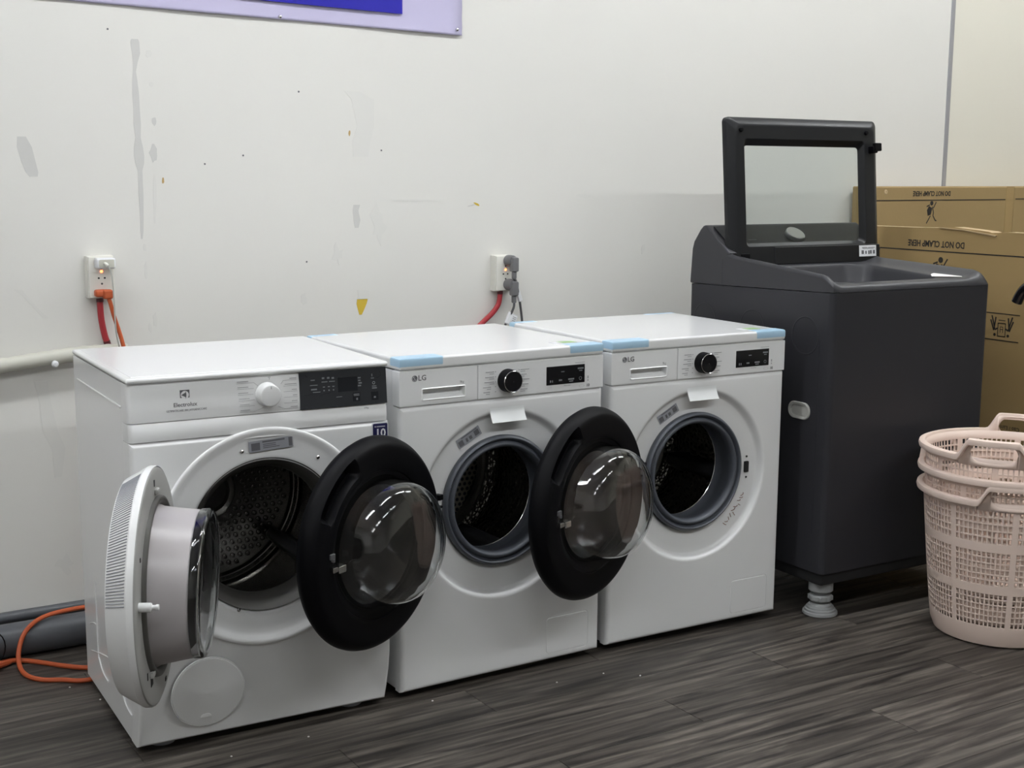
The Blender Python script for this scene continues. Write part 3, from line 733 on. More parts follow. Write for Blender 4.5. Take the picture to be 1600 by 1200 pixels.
    gp = [(.1460,-.080),(.1485,-.084),(.1490,-.098),(.1460,-.104),(.1400,-.1055),(.1330,-.102),(.1200,-.097),(.07,-.093),(.0008,-.092)]
    gi = [(.0008,-.088),(.07,-.089),(.118,-.093),(.131,-.098),(.139,-.1010),(.1440,-.0995),(.1455,-.096),(.1440,-.084),(.1420,-.078)]
    obj('plug_glass', MB().lathe(gp+gi, n=96).xf(ps), m_glass, dr, angle=60, label='clear glass end of the plug')
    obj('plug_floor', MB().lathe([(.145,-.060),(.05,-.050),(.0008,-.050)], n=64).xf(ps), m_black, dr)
    pg = MB().lathe([(.009,.0),(.009,-.022),(.0075,-.024),(.0045,-.025),(.0045,-.030),(.006,-.033),(.0055,-.037),(.0005,-.038)], c=(-.200,-.003,.020), n=16)
    obj('latch_peg', pg, m_whitetop, dr)
    for q in ((-.012,-.006,.203,.216),(-.150,-.144,-.142,-.128),(-.118,-.098,-.168,-.148),(.03,.042,-.214,-.206),(-.176,-.170,.098,.106)):
        obj('door_slot_shade', MB().box(q[0], q[1], -.0045, -.003, q[2], q[3]), m_holedark, dr)  # surface boxes, black to paint the shade inside door slots
    obj('door_lug', MB().bbox(-.012,.012,-.012,-.002,.186,.198,.004,2).bbox(-.128,-.104,-.012,-.002,-.148,-.136,.004,2), m_doorin, dr)
    hg = MB().bbox(.215,.262,.002,.030,-.075,.075,.004)
    obj('hinge', hg, m_doorin, dr)
    return r
m_dback = mat('dryer_back_plate', (0.22, 0.217, 0.21), 0.27, metal=0.9)
dryer()

# ------------------------------------------------------------------ top loading washer
def toploader():
    r = empty('top_load_washer', (1.955, -.087, 0), -.0124, label='charcoal top-load washer on grey screw feet with its lid standing open', cat='washing machine')
    W, D = .652, .642; ZS0, ZS1 = .956, .938      # seam under the top cover, front and back
    body = MB(); z0 = .139
    bm = MB().extr(rrect(0, W, 0, D, .018, 5), lambda u, v, d: (u, v, d), z0, .955)
    bm.xf(lambda p: (p.x, p.y, p.z if p.z < .5 else p.z-(.955-(ZS0+(ZS1-ZS0)*p.y/D))-.0))
    obj('cabinet', bm, m_charc, r, angle=40)
    obj('base_skirt', MB().bbox(.008, W-.008, .008, D-.008, .100, .145, .010, 2), m_rubf, r)
    # top cover: deck grid between the rounded opening and the outer edge
    ox0, ox1, oy0, oy1, orad = .048, .515, .045, .415, .085; YB = .480
    def cheek(y):
        P = [(-.01,.975),(.0,.975),(.006,.979),(.018,.990),(.032,1.0005),(.048,1.005),(.441,1.0385),(.47,1.050),(.66,1.06)]
        for (a, za), (b, zb) in zip(P, P[1:]):
            if y <= b: return za+(zb-za)*(y-a)/(b-a)
        return P[-1][1]
    def zdeck(x, y):
        mid = .977+.06*max(0, y)
        e = min(x, W-x)
        wd = .030 if x < W/2 else .10
        k = 1-smooth(.012, wd, e)
        z = mid+(cheek(y)-(.020*max(0, y)/.44 if x > W/2 else 0)-mid)*k
        return z
    def edge(x, y):                          # outer edge rounding
        e = min(x+.0, W-x); rr = .012 if x < W/2 else .032
        dz = 0
        if e < rr: dz -= rr-sqrt(max(0, rr*rr-(rr-e)**2))
        if y < .02: dz -= .02-sqrt(max(0, .0004-(.02-y)**2))
        return dz
    n = 120; A = [2*pi*i/n for i in range(n)]; ocx, ocy = (ox0+ox1)/2, (oy0+oy1)/2
    for (X, Y) in ((0,0),(W,0),(0,YB),(W,YB)): A.append(atan2(Y-ocy, X-ocx) % (2*pi))
    A = sorted(set(round(a, 6) for a in A)); m = len(A)
    def outer(a):
        X, Y = ray_rect(ocx, ocy, a, 0, W, 0, YB); R0 = .018
        if Y < R0 and (X < R0 or X > W-R0):
            ex = R0 if X < R0 else W-R0; d = Vector((X-ex, Y-R0)); d = d.normalized()*R0 if d.length > R0 else d; X, Y = ex+d.x, R0+d.y
        return X, Y
    def opening(a, g):
        dx, dy = cos(a), sin(a); hx, hy, rr = (ox1-ox0)/2+g, (oy1-oy0)/2+g, orad+g
        t = min(hx/abs(dx) if abs(dx) > 1e-9 else 1e9, hy/abs(dy) if abs(dy) > 1e-9 else 1e9)
        x, y = dx*t, dy*t
        if abs(x) > hx-rr and abs(y) > hy-rr:       # rounded corner: march the ray on to the arc
            lo, hi = 0, t
            for _ in range(30):
                md = (lo+hi)/2; px, py = abs(dx*md), abs(dy*md); ins = True
                if px > hx-rr and py > hy-rr: ins = (px-hx+rr)**2+(py-hy+rr)**2 <= rr*rr
                if ins: lo = md
                else: hi = md
            x, y = dx*lo, dy*lo
        return ocx+x, ocy+y
    mb = MB(); rows = 0
    for (g, dz) in ((-.045,-.085),(-.030,-.07),(-.016,-.035),(-.008,-.012),(-.003,-.003),(0,0)):
        for a in A:
            x, y = opening(a, g); mb.v.append((x, y, zdeck(*opening(a, 0))+dz))
        rows += 1
    NT = 16
    for j in range(1, NT+1):
        t = 1-(1-j/NT)**1.6
        for a in A:
            x, y = opening(a, 0); X, Y = outer(a); xx, yy = x+(X-x)*t, y+(Y-y)*t
            mb.v.append((xx, yy, zdeck(xx, yy)+edge(xx, yy)))
        rows += 1
    for a in A:
        X, Y = outer(a); mb.v.append((X, Y, ZS0+(ZS1-ZS0)*Y/D+.0022))
    rows += 1
    for j in range(rows-1):
        for i in range(m):
            i2 = (i+1) % m; mb.f.append([j*m+i, j*m+i2, (j+1)*m+i2, (j+1)*m+i])
    deck = obj('top_cover', mb, m_charct, r, angle=50)
    # console behind the lid
    pr = [(.478,.94),(.478,1.02),(.448,1.0435),(.560,1.121),(.571,1.127),(.582,1.124),(.596,1.112),(.626,1.074),(.634,1.05),(.642,.94)]
    cn = MB().extr(pr, lambda u, v, d: (d, u, v), 0, W)
    con = obj('console', cn, m_charct, r, angle=25)
    bvm = con.modifiers.new('bevel', 'BEVEL'); bvm.width = .006; bvm.segments = 3; bvm.limit_method = 'ANGLE'
    cf = MB().extr([(.4570,1.0515),(.5560,1.1203),(.5545,1.1225),(.4555,1.0537)], lambda u, v, d: (d, u, v), .022, W-.022)
    cp = obj('console_panel', cf, m_pclip, con)
    kx, ky, kz = .312, .505, 1.088; nn = Vector((0,-.57,.82)).normalized(); tt = Vector((0,.82,.57)).normalized()
    def tilt(p): return Vector((kx+p.x, ky, kz))+tt*p.y+nn*p.z
    kb = obj('selector_dial', MB().lathe([(.033,0),(.033,.010),(.031,.014),(.0005,.014)], axis='z', n=48).xf(tilt), m_dial, con)
    bars_ = MB()
    for k in range(5): bars_.box(-.245+k*.006, -.242+k*.006, .006, .010, .0003, .0009).box(-.20+k*.007, -.1965+k*.007, -.014, -.011, .0003, .0009)
    obj('console_print', bars_.xf(tilt), m_inkd, con)
    # wash basket seen through the opening
    obj('tub_ring', MB().lathe([(.250,.905),(.232,.912),(.225,.900),(.222,.86)], c=(ocx,ocy+.02,0), axis='z', n=72).xf(lambda p: (p.x, min(max(p.y,.02),.45), p.z)), m_rubf, r)
    obj('wash_basket', MB().lathe([(.222,.90),(.222,.55),(.18,.50),(.0008,.50)], c=(ocx,ocy+.02,0), axis='z', n=72).xf(lambda p: (p.x, min(max(p.y,.025),.44), p.z)), m_steel, r)
    # lid
    lean = radians(5.2); c, s_ = cos(lean), sin(lean)
    def LT(p): return (p.x, .443+p.y*c+p.z*s_, .990-p.y*s_+p.z*c)
    lw0, lw1, lh, th = .010, W-.001, .473, .038
    wx0, wx1, wz0, wz1 = .070, .580, .074, .404
    def rr4(x0, x1, z0, z1, rad): return rrect(x0, x1, z0, z1, rad, 5)
    rings = [(rr4(wx0+.012,wx1-.012,wz0+.010,wz1-.018,.012), .020),(rr4(wx0+.006,wx1-.006,wz0+.005,wz1-.008,.012), .012),(rr4(wx0,wx1,wz0,wz1,.012), .0015),(rr4(wx0-.003,wx1+.003,wz0-.003,wz1+.003,.014), .0),
             (rr4(lw0+.030,lw1-.030,.012,lh-.030,.020), .0),(rr4(lw0+.020,lw1-.020,.008,lh-.020,.020), .003),(rr4(lw0+.005,lw1-.005,.002,lh-.004,.016), .014),(rr4(lw0,lw1,0,lh,.016), .020),(rr4(lw0,lw1,0,lh,.016), .033),(rr4(lw0+.005,lw1-.005,.004,lh-.005,.014), th),
             (rr4(wx0-.010,wx1+.010,wz0-.010,wz1+.010,.012), th),(rr4(wx0+.004,wx1-.004,wz0+.004,wz1-.010,.012), .027)]
    lm = MB(); nv = len(rings[0][0])
    for P, y_ in rings:
        for (u, v) in P: lm.v.append((u, y_, v))
    R_ = len(rings)
    for j in range(R_):
        j2 = (j+1) % R_
        for k in range(nv):
            k2 = (k+1) % nv; lm.f.append([j*nv+k, j*nv+k2, j2*nv+k2, j2*nv+k])
    lid = obj('lid', lm.xf(LT), m_lid, r, angle=40, label='black lid with a large glass window standing open')
    obj('lid_glass', MB().box(wx0+.004, wx1-.004, .0205, .0250, wz0+.004, wz1-.008).xf(LT), m_lidgl, lid)
    for u in (.056, .588): obj('rubber_bumper', MB().lathe([(.0075,.001),(.0075,-.004),(.006,-.0065),(.0005,-.007)], c=(u,0,.432), n=18).xf(LT), m_black, lid)
    obj('latch_hook', MB().bbox(.598,.620,-.022,.004,.366,.388,.003).bbox(.604,.634,-.026,-.012,.372,.398,.003).xf(LT), m_black, lid)
    sk = obj('rating_sticker', MB().bbox(.545,.622,-.0032,-.0020,.030,.066,.0002,1).xf(LT), m_labw, lid)
    sb = MB()
    for (u, v, a, b_) in ((.560,.030,.010,.012),(.575,.029,.006,.010),(.588,.029,.006,.012),(.597,.030,.008,.012),(.611,.030,.009,.012),(.570,.045,.024,.002),(.600,.045,.03,.002),(.585,.041,.05,.0012)): sb.box(u-a/2,u+a/2,-.0037,-.0030,v+.014-b_/2,v+.014+b_/2)
    obj('sticker_print', sb.xf(LT), m_ink, sk)
    obj('lower_rail', MB().bbox(.18,.640,-.0025,.004,.014,.070,.002,1).xf(LT), m_lid, lid)
    hb = MB().bbox(.044,.078,-.006,.030,.018,.052,.004)
    obj('hinge', hb.xf(LT), m_black, lid); obj('hinge', MB().bbox(.575,.613,-.002,.030,-.010,.016,.004).xf(LT), m_black, lid)
    # side hand grip cup
    go = rrect(.072,.160,.582,.632,.024,8); gi = rrect(.082,.150,.591,.623,.015,8); n = len(go); gm = MB()
    for P, x_ in ((go,.0),(go,-.004),([(u+(.114-u)*.06, v+(.607-v)*.08) for u, v in go],-.006),(gi,-.004),(gi,.0),([(u+(.114-u)*.15, v+(.607-v)*.2) for u, v in gi],-.0015)):
        for (u, v) in P: gm.v.append((x_, u, v))
    for j in range(5):
        for k in range(n):
            k2 = (k+1) % n; gm.f.append([j*n+k, j*n+k2, (j+1)*n+k2, (j+1)*n+k])
    gm.f.append([5*n+k for k in range(n)])
    obj('hand_grip', gm, m_grip, r, label='pale grey oval hand grip')
    for v in (.560,.335,.105): obj('pressed_circle', MB().lathe([(.058,.001),(.055,-.0009),(.053,-.0009),(.049,.001)], c=(0,v,.827), axis='x', n=48), m_charc, r)
    obj('side_crease', MB().bbox(-.0012,.002,.045,.048,.25,.82,.0006,1), m_charc, r)
    # screw feet
    for (u, v) in ((.055,.055),(W-.055,.055),(.055,D-.055),(W-.055,D-.055)):
        ft = MB().lathe([(.0005,.100),(.034,.100),(.036,.096),(.036,.074),(.033,.071),(.020,.070),(.020,.062),(.030,.061),(.034,.057),(.034,.046),(.031,.042),(.020,.041),(.018,.036),(.028,.035),(.031,.031),(.0345,.030),(.035,.026),(.040,.024),(.0405,.019),(.045,.017),(.0455,.012),(.0505,.010),(.0515,.003),(.049,.0),(.0005,.0)], c=(u,v,0), axis='z', n=36)
        f = obj('foot', ft, m_foot, r, angle=30)
        nb = MB()
        for k in range(8):
            a = k*pi/4; nb.bbox(-.005,.005,.031,.037,.044,.058,.002,1)
            for i in range(len(nb.v)-24, len(nb.v)):
                x, y, z = nb.v[i]; nb.v[i] = (u+x*cos(a)-y*sin(a), v+x*sin(a)+y*cos(a), z)
        obj('nut_lug', nb, m_foot, f)
    return r
m_dial = mat('brushed_dial', (0.60, 0.61, 0.60), 0.28, metal=0.9)
tl = toploader()
# torn paper lying on its deck
pp = MB().extr([(-.004,-.006),(.004,.024),(.016,.034),(.088,.002),(.090,-.004)], lambda u, v, d: (u, v, d), 0, .0012)
c_, s_ = cos(-.5), sin(-.5)
obj('paper_slip', pp.xf(lambda p: (2.430+p.x*c_-p.y*s_, -.022+p.x*s_+p.y*c_, .9845+p.z+.08*p.y+.004*sin(p.x*40))), m_paper,
    label='torn white paper slip on the charcoal washer deck', cat='paper')

# ------------------------------------------------------------------ laundry baskets, nested
def basket_meshes():
    H, Rb, Rt = .418, .176, .220
    def rad(z): return Rb+(Rt-Rb)*(z/H)**.8
    NA = 104; per = 13
    groups = [(.062,.160,6),(.182,.280,6),(.302,.396,5)]
    zs = [(.0,0),(.006,0),(.030,0),(.060,0)]
    wallm = MB()
    def P(a, z, g=0): return ((rad(z)+g)*cos(a), (rad(z)+g)*sin(a), z)
    # solid foot band and floor
    wallm.lathe([(Rb-.030,.004),(Rb-.014,.001),(Rb-.004,.006),(rad(.03),.03),(rad(.06),.06)], axis='z', n=NA)
    def strip(z0, z1):
        wallm.lathe([(rad(z0),z0),(rad(z1),z1)], axis='z', n=NA)
    strip(.060,.062)
    prev = .062
    for (z0, z1, nr) in groups:
        if z0 > prev: strip(prev, z0)
        dz = (z1-z0)/nr
        for k in range(nr):
            a_z, b_z = z0+k*dz, z0+(k+1)*dz; hz0, hz1 = a_z+dz*.13, b_z-dz*.13
            for i in range(NA):
                a0, a1 = 2*pi*i/NA, 2*pi*(i+1)/NA; da = a1-a0
                if i % per == 0:
                    wallm.add([P(a0,a_z),P(a1,a_z),P(a1,b_z),P(a0,b_z)], [(0,1,2,3)]); continue
                h0, h1 = a0+da*.17, a1-da*.17
                wallm.add([P(a0,a_z),P(a1,a_z),P(a1,b_z),P(a0,b_z),P(h0,hz0),P(h1,hz0),P(h1,hz1),P(h0,hz1)], [(0,1,5,4),(1,2,6,5),(2,3,7,6),(3,0,4,7)])
        prev = z1
    strip(prev, H)
    body = me_of(wallm, 'basket_wall', 40)
    # rim: rolled tube whose height lifts at the two handles; handle web below it
    def lift(a):
        best = 0
        for c in (0, pi):
            d = abs((a-c+pi) % (2*pi)-pi); best = max(best, 1-smooth(.27, .43, d))
        return best
    NR = 200; rim = MB(); sec = [(-.003,-.010),(.006,-.013),(.015,-.011),(.017,-.003),(.015,.004),(.008,.007),(.0,.006),(-.003,.0)]
    for i in range(NR):
        a = 2*pi*i/NR; z = H+.046*lift(a); rr = Rt+.003
        for (dr, dz) in sec: rim.v.append(((rr+dr)*cos(a), (rr+dr)*sin(a), z+dz))
    ns = len(sec)
    for i in range(NR):
        i2 = (i+1) % NR
        for k in range(ns):
            k2 = (k+1) % ns; rim.f.append([i*ns+k, i2*ns+k, i2*ns+k2, i*ns+k2])
    rimm = me_of(rim, 'basket_rim', 50)
    # web between wall and raised rim around the grip hole
    webs = []
    for c in (0, pi):
        web = MB(); webs.append(web)
        N = 40; ha = .27
        for i in range(N):
            a0 = c-.44+.88*i/N; a1 = c-.44+.88*(i+1)/N
            def hole(a):
                d = abs(a-c)/ha
                if d >= 1: return None
                e = .022*sqrt(max(0, 1-d**4)); return (H+.010-e, H+.018+e)
            for (za, zb) in ((0, 1),):
                h0, h1 = hole(a0), hole(a1)
                t0, t1 = H+.046*lift(a0), H+.046*lift(a1); b = H-.022
                def V(a, z): return ((Rt+.001)*cos(a), (Rt+.001)*sin(a), z)
                if h0 is None and h1 is None: web.add([V(a0,b),V(a1,b),V(a1,t1),V(a0,t0)], [(0,1,2,3)])
                else:
                    mid = H+.014; l0, u0 = h0 if h0 else (mid, mid); l1, u1 = h1 if h1 else (mid, mid)
                    l0 = max(l0, b); l1 = max(l1, b)
                    web.add([V(a0,b),V(a1,b),V(a1,l1),V(a0,l0)], [(0,1,2,3)])
                    if u0 < t0 or u1 < t1: web.add([V(a0,min(u0,t0)),V(a1,min(u1,t1)),V(a1,t1),V(a0,t0)], [(0,1,2,3)])
    webm = [me_of(x, 'basket_handle', 50) for x in webs]
    flo = me_of(MB().lathe([(Rb-.004,.006),(.0008,.006)], axis='z', n=64), 'basket_bottom')
    return body, rimm, webm, flo
bw, br, bh, bb = basket_meshes()
BC = (2.350, -.391)
for (dz, rz, lab) in ((0.0, .78, 'pink perforated laundry basket at the bottom of the nested stack, standing on the floor'),
                      (.0575, 1.69, 'pink perforated laundry basket in the middle of the nested stack'),
                      (.119, .50, 'pink perforated laundry basket on top of the nested stack, open handles showing')):
    e = empty('laundry_basket', (BC[0], BC[1], dz), rz, label=lab, cat='basket', group='nested pink laundry baskets')
    for nm, me in (('wall', bw), ('rim', br), ('handle', bh[0]), ('handle', bh[1]), ('bottom', bb)):
        o = link(nm, me, m_pink, e)
        if nm in ('wall', 'handle'):
            so = o.modifiers.new('thick', 'SOLIDIFY'); so.thickness = .0022; so.offset = 0

# ------------------------------------------------------------------ cartons
def print_on(mb, fn): return mb.xf(fn)
# folded carton standing on edge, printed face towards -x
BX = 2.85
top = [(-.14,1.104),(.05,1.104),(.105,1.100),(.118,1.1035),(.20,1.109),(.26,1.113),(.33,1.1085),(.42,1.106),(.66,1.104)]
BP = [(-.14,0)]+top[:]+[(.66,0)]
cb = obj('cardboard_carton', MB().extr(BP, lambda u, v, d: (d, u, v), BX, BX+.05), m_card,
         label='flattened brown cardboard carton beside the charcoal washer, torn top edge', cat='carton')
obj('torn_flap', MB().extr([(.085,1.094),(.11,1.097),(.22,1.108),(.32,1.111),(.32,1.1085),(.22,1.1045),(.11,1.092),(.09,1.089)], lambda u, v, d: (d, u, v), BX-.004, BX+.001), m_cardedge, cb)
obj('top_edge', MB().add([(BX+k, u, v+.0006) for (u, v) in top for k in (0,.05)], [(2*i,2*i+1,2*i+3,2*i+2) for i in range(len(top)-1)]), m_cardedge, cb)
def sideways(y, z, x, flip=True):
    """map XY print to a face looking -x; flip turns it upside down"""
    s = 1 if flip else -1
    return lambda p: (x-p.z, y+s*p.x, z-s*p.y)
tx = txt('DO NOT CLAMP HERE', .0300, sx=.80, bold=.0007).xf(sideways(.333, 1.055, BX-.0005)); obj('printed_words', tx, m_inkb, cb)
pl = MB().box(BX-.0006, BX+.001, -.135, .655, 1.0275, 1.0315).box(BX-.0006, BX+.001, -.022, .16, .8405, .8435).box(BX-.0006, BX+.001, -.022, .16, .7535, .7565)
obj('printed_line', pl, m_inkb, cb)
def figure(fn, k=1.0):
    """little print of a person struck through"""
    g = MB()
    g.lathe([(.0085,0),(.0005,0)], c=(0,-.030,0), axis='z', n=14)
    for pts in ([(-.004,-.018),(-.012,.004),(-.010,.016),(-.024,.034),(-.030,.034)],[(.004,.016),(.018,.036),(.024,.044)],[(-.010,-.012),(-.024,-.034)],[(.010,-.024),(.026,-.018)]):
        for (a, b) in zip(pts, pts[1:]):
            d = Vector((b[0]-a[0], b[1]-a[1])); L_ = d.length; d /= L_; n_ = Vector((-d.y, d.x))*.0022
            g.add([(a[0]+n_.x,a[1]+n_.y,0),(b[0]+n_.x,b[1]+n_.y,0),(b[0]-n_.x,b[1]-n_.y,0),(a[0]-n_.x,a[1]-n_.y,0)], [(0,1,2,3)])
    g.add([(-.004,-.012,0),(.014,-.020,0),(.024,-.004,0),(.018,.016,0),(.002,.012,0)], [(0,1,2,3,4)])
    return g.xf(lambda p: fn(Vector((p.x*k, p.y*k, p.z))))
obj('printed_figure', figure(sideways(.308, .965, BX-.0005), 1.2), m_inkb, cb)
# hands holding a box
hh = MB()
for s_ in (-1, 1):
    for pts in ([(s_*.016,.006),(s_*.026,.012),(s_*.030,-.004),(s_*.040,-.034)],[(s_*.028,.000),(s_*.024,-.030)],[(s_*.030,.014),(s_*.034,.004),(s_*.044,-.020)]):
        for (a, b) in zip(pts, pts[1:]):
            d = Vector((b[0]-a[0], b[1]-a[1])); L_ = max(d.length, 1e-6); d /= L_; n_ = Vector((-d.y, d.x))*.0026
            hh.add([(a[0]+n_.x,a[1]+n_.y,0),(b[0]+n_.x,b[1]+n_.y,0),(b[0]-n_.x,b[1]-n_.y,0),(a[0]-n_.x,a[1]-n_.y,0)], [(0,1,2,3)])
    hh.lathe([(.005,0),(.0005,0)], c=(s_*.026,.028,0), axis='z', n=10)
for (x0, x1, y0, y1) in ((-.016,.016,-.012,-.009),(-.016,.016,.030,.033),(-.016,-.013,-.012,.033),(.013,.016,-.012,.033),(-.013,.013,-.022,-.0195),(-.006,.006,.0,.002),(-.006,.006,.008,.010),(-.006,-.004,.0,.02),(.004,.006,.0,.02)):
    hh.add([(x0,y0,0),(x1,y0,0),(x1,y1,0),(x0,y1,0)], [(0,1,2,3)])
obj('printed_hands', hh.xf(sideways(.045, .800, BX-.0005)), m_inkb, cb)
obj('printed_words', txt('Cao / Lam / Co', .020, sx=.9).xf(sideways(.008, .473, BX-.0005)), m_inkb, cb)
# upright cartons behind
def carton(x0, x1, label, m, marks):
    c = obj('cardboard_carton', MB().bbox(x0, x1, .80, .905, 0, 1.2415, .004, 1), m, label=label, cat='carton')
    yy = .7994; ud = lambda x, z: (lambda p: (x-p.x, yy-p.z, z-p.y))
    if marks:
        obj('printed_words', txt('DO NOT CLAMP HERE', .0262, sx=.80, bold=.0006).xf(ud(3.355, 1.2155)), m_inkb, c)
        obj('printed_line', MB().box(3.04, x1-.05, yy-.0004, yy+.001, 1.1878, 1.1912), m_inkb, c)
        obj('printed_figure', figure(ud(3.356, 1.146), 1.05), m_inkb, c)
        obj('printed_dash', MB().box(x1-.034, x1-.004, yy-.0004, yy+.001, 1.1735, 1.1765), m_inkb, c)
        obj('packing_tape', MB().box(x1-.046, x1-.001, yy-.0006, yy+.001, .9, 1.242), m_card, c)
        obj('dent', MB().lathe([(.010,0),(.006,-.0015),(.0005,.0)], c=(3.10,yy,1.221), n=10), m_cardedge, c)
    else:
        obj('printed_line', MB().box(x0+.01, x1-.05, yy-.0004, yy+.001, 1.1895, 1.193), m_inkb, c)
    return c
carton(3.030, 3.838, 'upright brown carton against the white wall, taped edge and printed figure', m_card2, True)
carton(3.842, 4.65, 'upright brown carton against the cream wall', m_card2, False)

# hand trolley whose curved black handle pokes into view
t = empty('hand_trolley', (2.70, -.30, 0), label='black hand trolley with curved handle in front of the flattened carton', cat='trolley')
hd = MB().tube([(.055,.221,.895),(.055,.213,.912),(.055,.198,.934),(.055,.176,.950),(.055,.14,.956),(.055,.08,.95),(.055,.02,.90),(.055,.0,.80),(.055,.0,.10)], [.017]*200, 12, 5)
obj('handle', hd, m_blackgl, t)
obj('frame', MB().tube([(.055,.0,.10),(.055,-.30,.10)], .012, 8).tube([(.055,-.30,.10),(.055,-.30,.92)], .012, 8).tube([(.055,0,.5),(.055,-.30,.5)], .010, 8), m_black, t)
obj('toe_plate', MB().bbox(.035,.140,-.32,.02,.02,.03,.003), m_black, t)
obj('frame_stem', MB().box(.045,.065,-.01,.01,.02,.11).box(.045,.065,-.31,-.29,.02,.11), m_black, t)
for v in (.03,-.33): obj('wheel', MB().lathe([(.02,-.012),(.055,-.014),(.062,-.008),(.062,.008),(.055,.014),(.02,.012)], c=(.085,v,.062), n=24, cap0=True, cap1=True), m_rubf, t)

# ------------------------------------------------------------------ sockets, plugs and leads
def socket_box(x, z, label, neon_dz):
    W_, H_ = .068, .112; T_ = .036; yw = WY
    r = empty('wall_socket', (x, yw, z), label=label, cat='socket')
    obj('back_box', MB().bbox(-W_/2-.002, W_/2+.002, -T_+.008, .001, -H_/2-.002, H_/2+.002, .003), m_outlet, r)
    fp = obj('face_plate', MB().bbox(-W_/2, W_/2, -T_, -T_+.010, -H_/2, H_/2, .003), m_outlet, r)
    h = MB(); 
    for (u, v) in ((-.008,-.002),(.008,-.002)): h.bbox(u-.0032,u+.0032,-T_-.0004,-T_+.002,v-.0028,v+.0028,.001,1)
    h.lathe([(.0028,0),(.0005,0)], c=(0,-T_-.0004,-.0175), n=10).lathe([(.0028,0),(.0005,0)], c=(0,-T_-.0004,.0235), n=10)
    obj('hole_shade_black', h, m_holedark, fp)  # solid black pips painting the dark of the pin and screw holes
    obj('indicator', MB().lathe([(.0042,0),(.0036,-.0012),(.0005,-.0015)], c=(0,-T_-.0002,neon_dz), n=12), m_neon, fp)
    return r
S1 = (.187, .9985); S2 = (1.472, .965)
socket_box(*S1, 'ivory wall socket above the dryer with an orange plug and white charger', .016)
socket_box(*S2, 'ivory wall socket above the washers holding two grey plugs', .012)
yf_ = WY-.036
# white charger block and its lead
ch = empty('phone_charger', (.187, yf_, 1.036), label='white charger block in the socket above the dryer, grey lead', cat='charger')
obj('block', MB().bbox(-.020,.032,-.032,.0,-.013,.016,.006,3), m_labw, ch)
obj('block_face', MB().extr(rrect(-.014,.027,-.009,.012,.004), lambda u, v, d: (u, d, v), -.0325, -.030), m_hose, ch)
obj('cable_plug', MB().tube([(.002,-.030,.001),(.002,-.042,.001),(.006,-.046,-.004)], .0045, 8, 3), m_outlet, ch)
obj('cable', MB().tube([(.004,-.044,-.001),(.013,-.046,-.020),(.018,-.043,-.060),(.020,-.040,-.100),(.022,-.035,-.150),(.026,-.028,-.190),(.035,-.02,-.232),(.05,-.01,-.30)], .0024, 6, 5), m_grip, ch)
# orange plug and lead going down behind the dryer
op = empty('extension_lead', (.187, yf_, .9565), label='orange extension lead plugged into the socket above the dryer', cat='cord')
obj('plug', MB().bbox(-.024,.016,-.024,.0,-.010,.010,.006,3).bbox(-.004,.022,-.030,-.006,-.016,.010,.006,3), m_orange, op)
obj('cable', MB().tube([(.008,-.022,-.008),(.014,-.022,-.025),(.022,-.022,-.060),(.034,-.020,-.100),(.042,-.024,-.135),(.047,-.030,-.175),(.050,-.036,-.26),(.045,-.036,-.42),(.04,-.036,-.60)], .0058, 8, 5), m_orange, op)
def red_lead(p, lab):
    r = obj('power_cable', MB().tube(p, .0085, 10, 6), m_red, label=lab, cat='cable')
    return r
r1 = red_lead([(.184,.902,.9435),(.184,.902,.92),(.186,.902,.88),(.194,.904,.835),(.204,.906,.80),(.21,.908,.72)], 'red power cable running down from the socket above the dryer')
obj('sleeve', MB().tube([(.184,.902,.9445),(.184,.902,.930)], .0095, 10), m_dkred, r1); obj('sleeve', MB().tube([(.198,.9045,.822),(.204,.906,.800),(.206,.907,.77)], .0092, 10), m_dkred, r1)
r2 = red_lead([(1.462,.900,.912),(1.461,.900,.895),(1.455,.900,.865),(1.435,.902,.838),(1.408,.904,.815),(1.37,.906,.785),(1.30,.908,.74)], 'red power cable running down from the socket above the washers')
obj('sleeve', MB().tube([(1.462,.900,.913),(1.461,.900,.897)], .0095, 10), m_dkred, r2)
def grey_plug(x, z, pts, lab, tagpos, paper):
    r = empty('power_plug', (x, yf_, z), label=lab, cat='plug', group='grey plugs in the socket above the washers')
    obj('body', MB().lathe([(.0185,.0),(.0190,-.010),(.0185,-.026),(.0150,-.032),(.0005,-.034)], n=24), m_gplug, r)
    obj('grip', MB().bbox(-.010,.014,-.046,-.020,-.034,.012,.005,2).bbox(-.005,.009,-.040,-.026,-.058,-.030,.004,2), m_gplug, r)
    c = obj('cable', MB().tube(pts, .0040, 8, 5), m_gcord, r)
    (u, v, w_), a = tagpos
    tg = MB().bbox(-.007,.007,-.0055,.0055,-.020,.020,.002,1).xf(lambda p: (u+p.x*cos(a)+p.z*sin(a), v+p.y, w_-p.x*sin(a)+p.z*cos(a)))
    obj('cable_tag', tg, m_labw, r)
    if paper:
        g2 = MB().box(.006,.026,-.001,.001,-.022,.018).xf(lambda p: (u+p.x*cos(a)+p.z*sin(a), v+p.y-.006, w_-p.x*sin(a)+p.z*cos(a))); tg2 = obj('paper_tag', g2, m_labw, r)
        gp = MB()
        for k in range(5): gp.box(.010,.022,-.0016,-.0010,-.016+k*.006,-.0135+k*.006)
        obj('tag_print', gp.xf(lambda p: (u+p.x*cos(a)+p.z*sin(a), v+p.y-.006, w_-p.x*sin(a)+p.z*cos(a))), m_inkl, r)
grey_plug(1.482, 1.006, [(.004,-.034,-.056),(.010,-.034,-.070),(.022,-.028,-.105),(.034,-.020,-.145),(.046,-.012,-.195),(.055,-.004,-.26),(.06,.0,-.36)], 'grey angled plug in the upper outlet above the washers', ((.024,-.027,-.112), -.33), False)
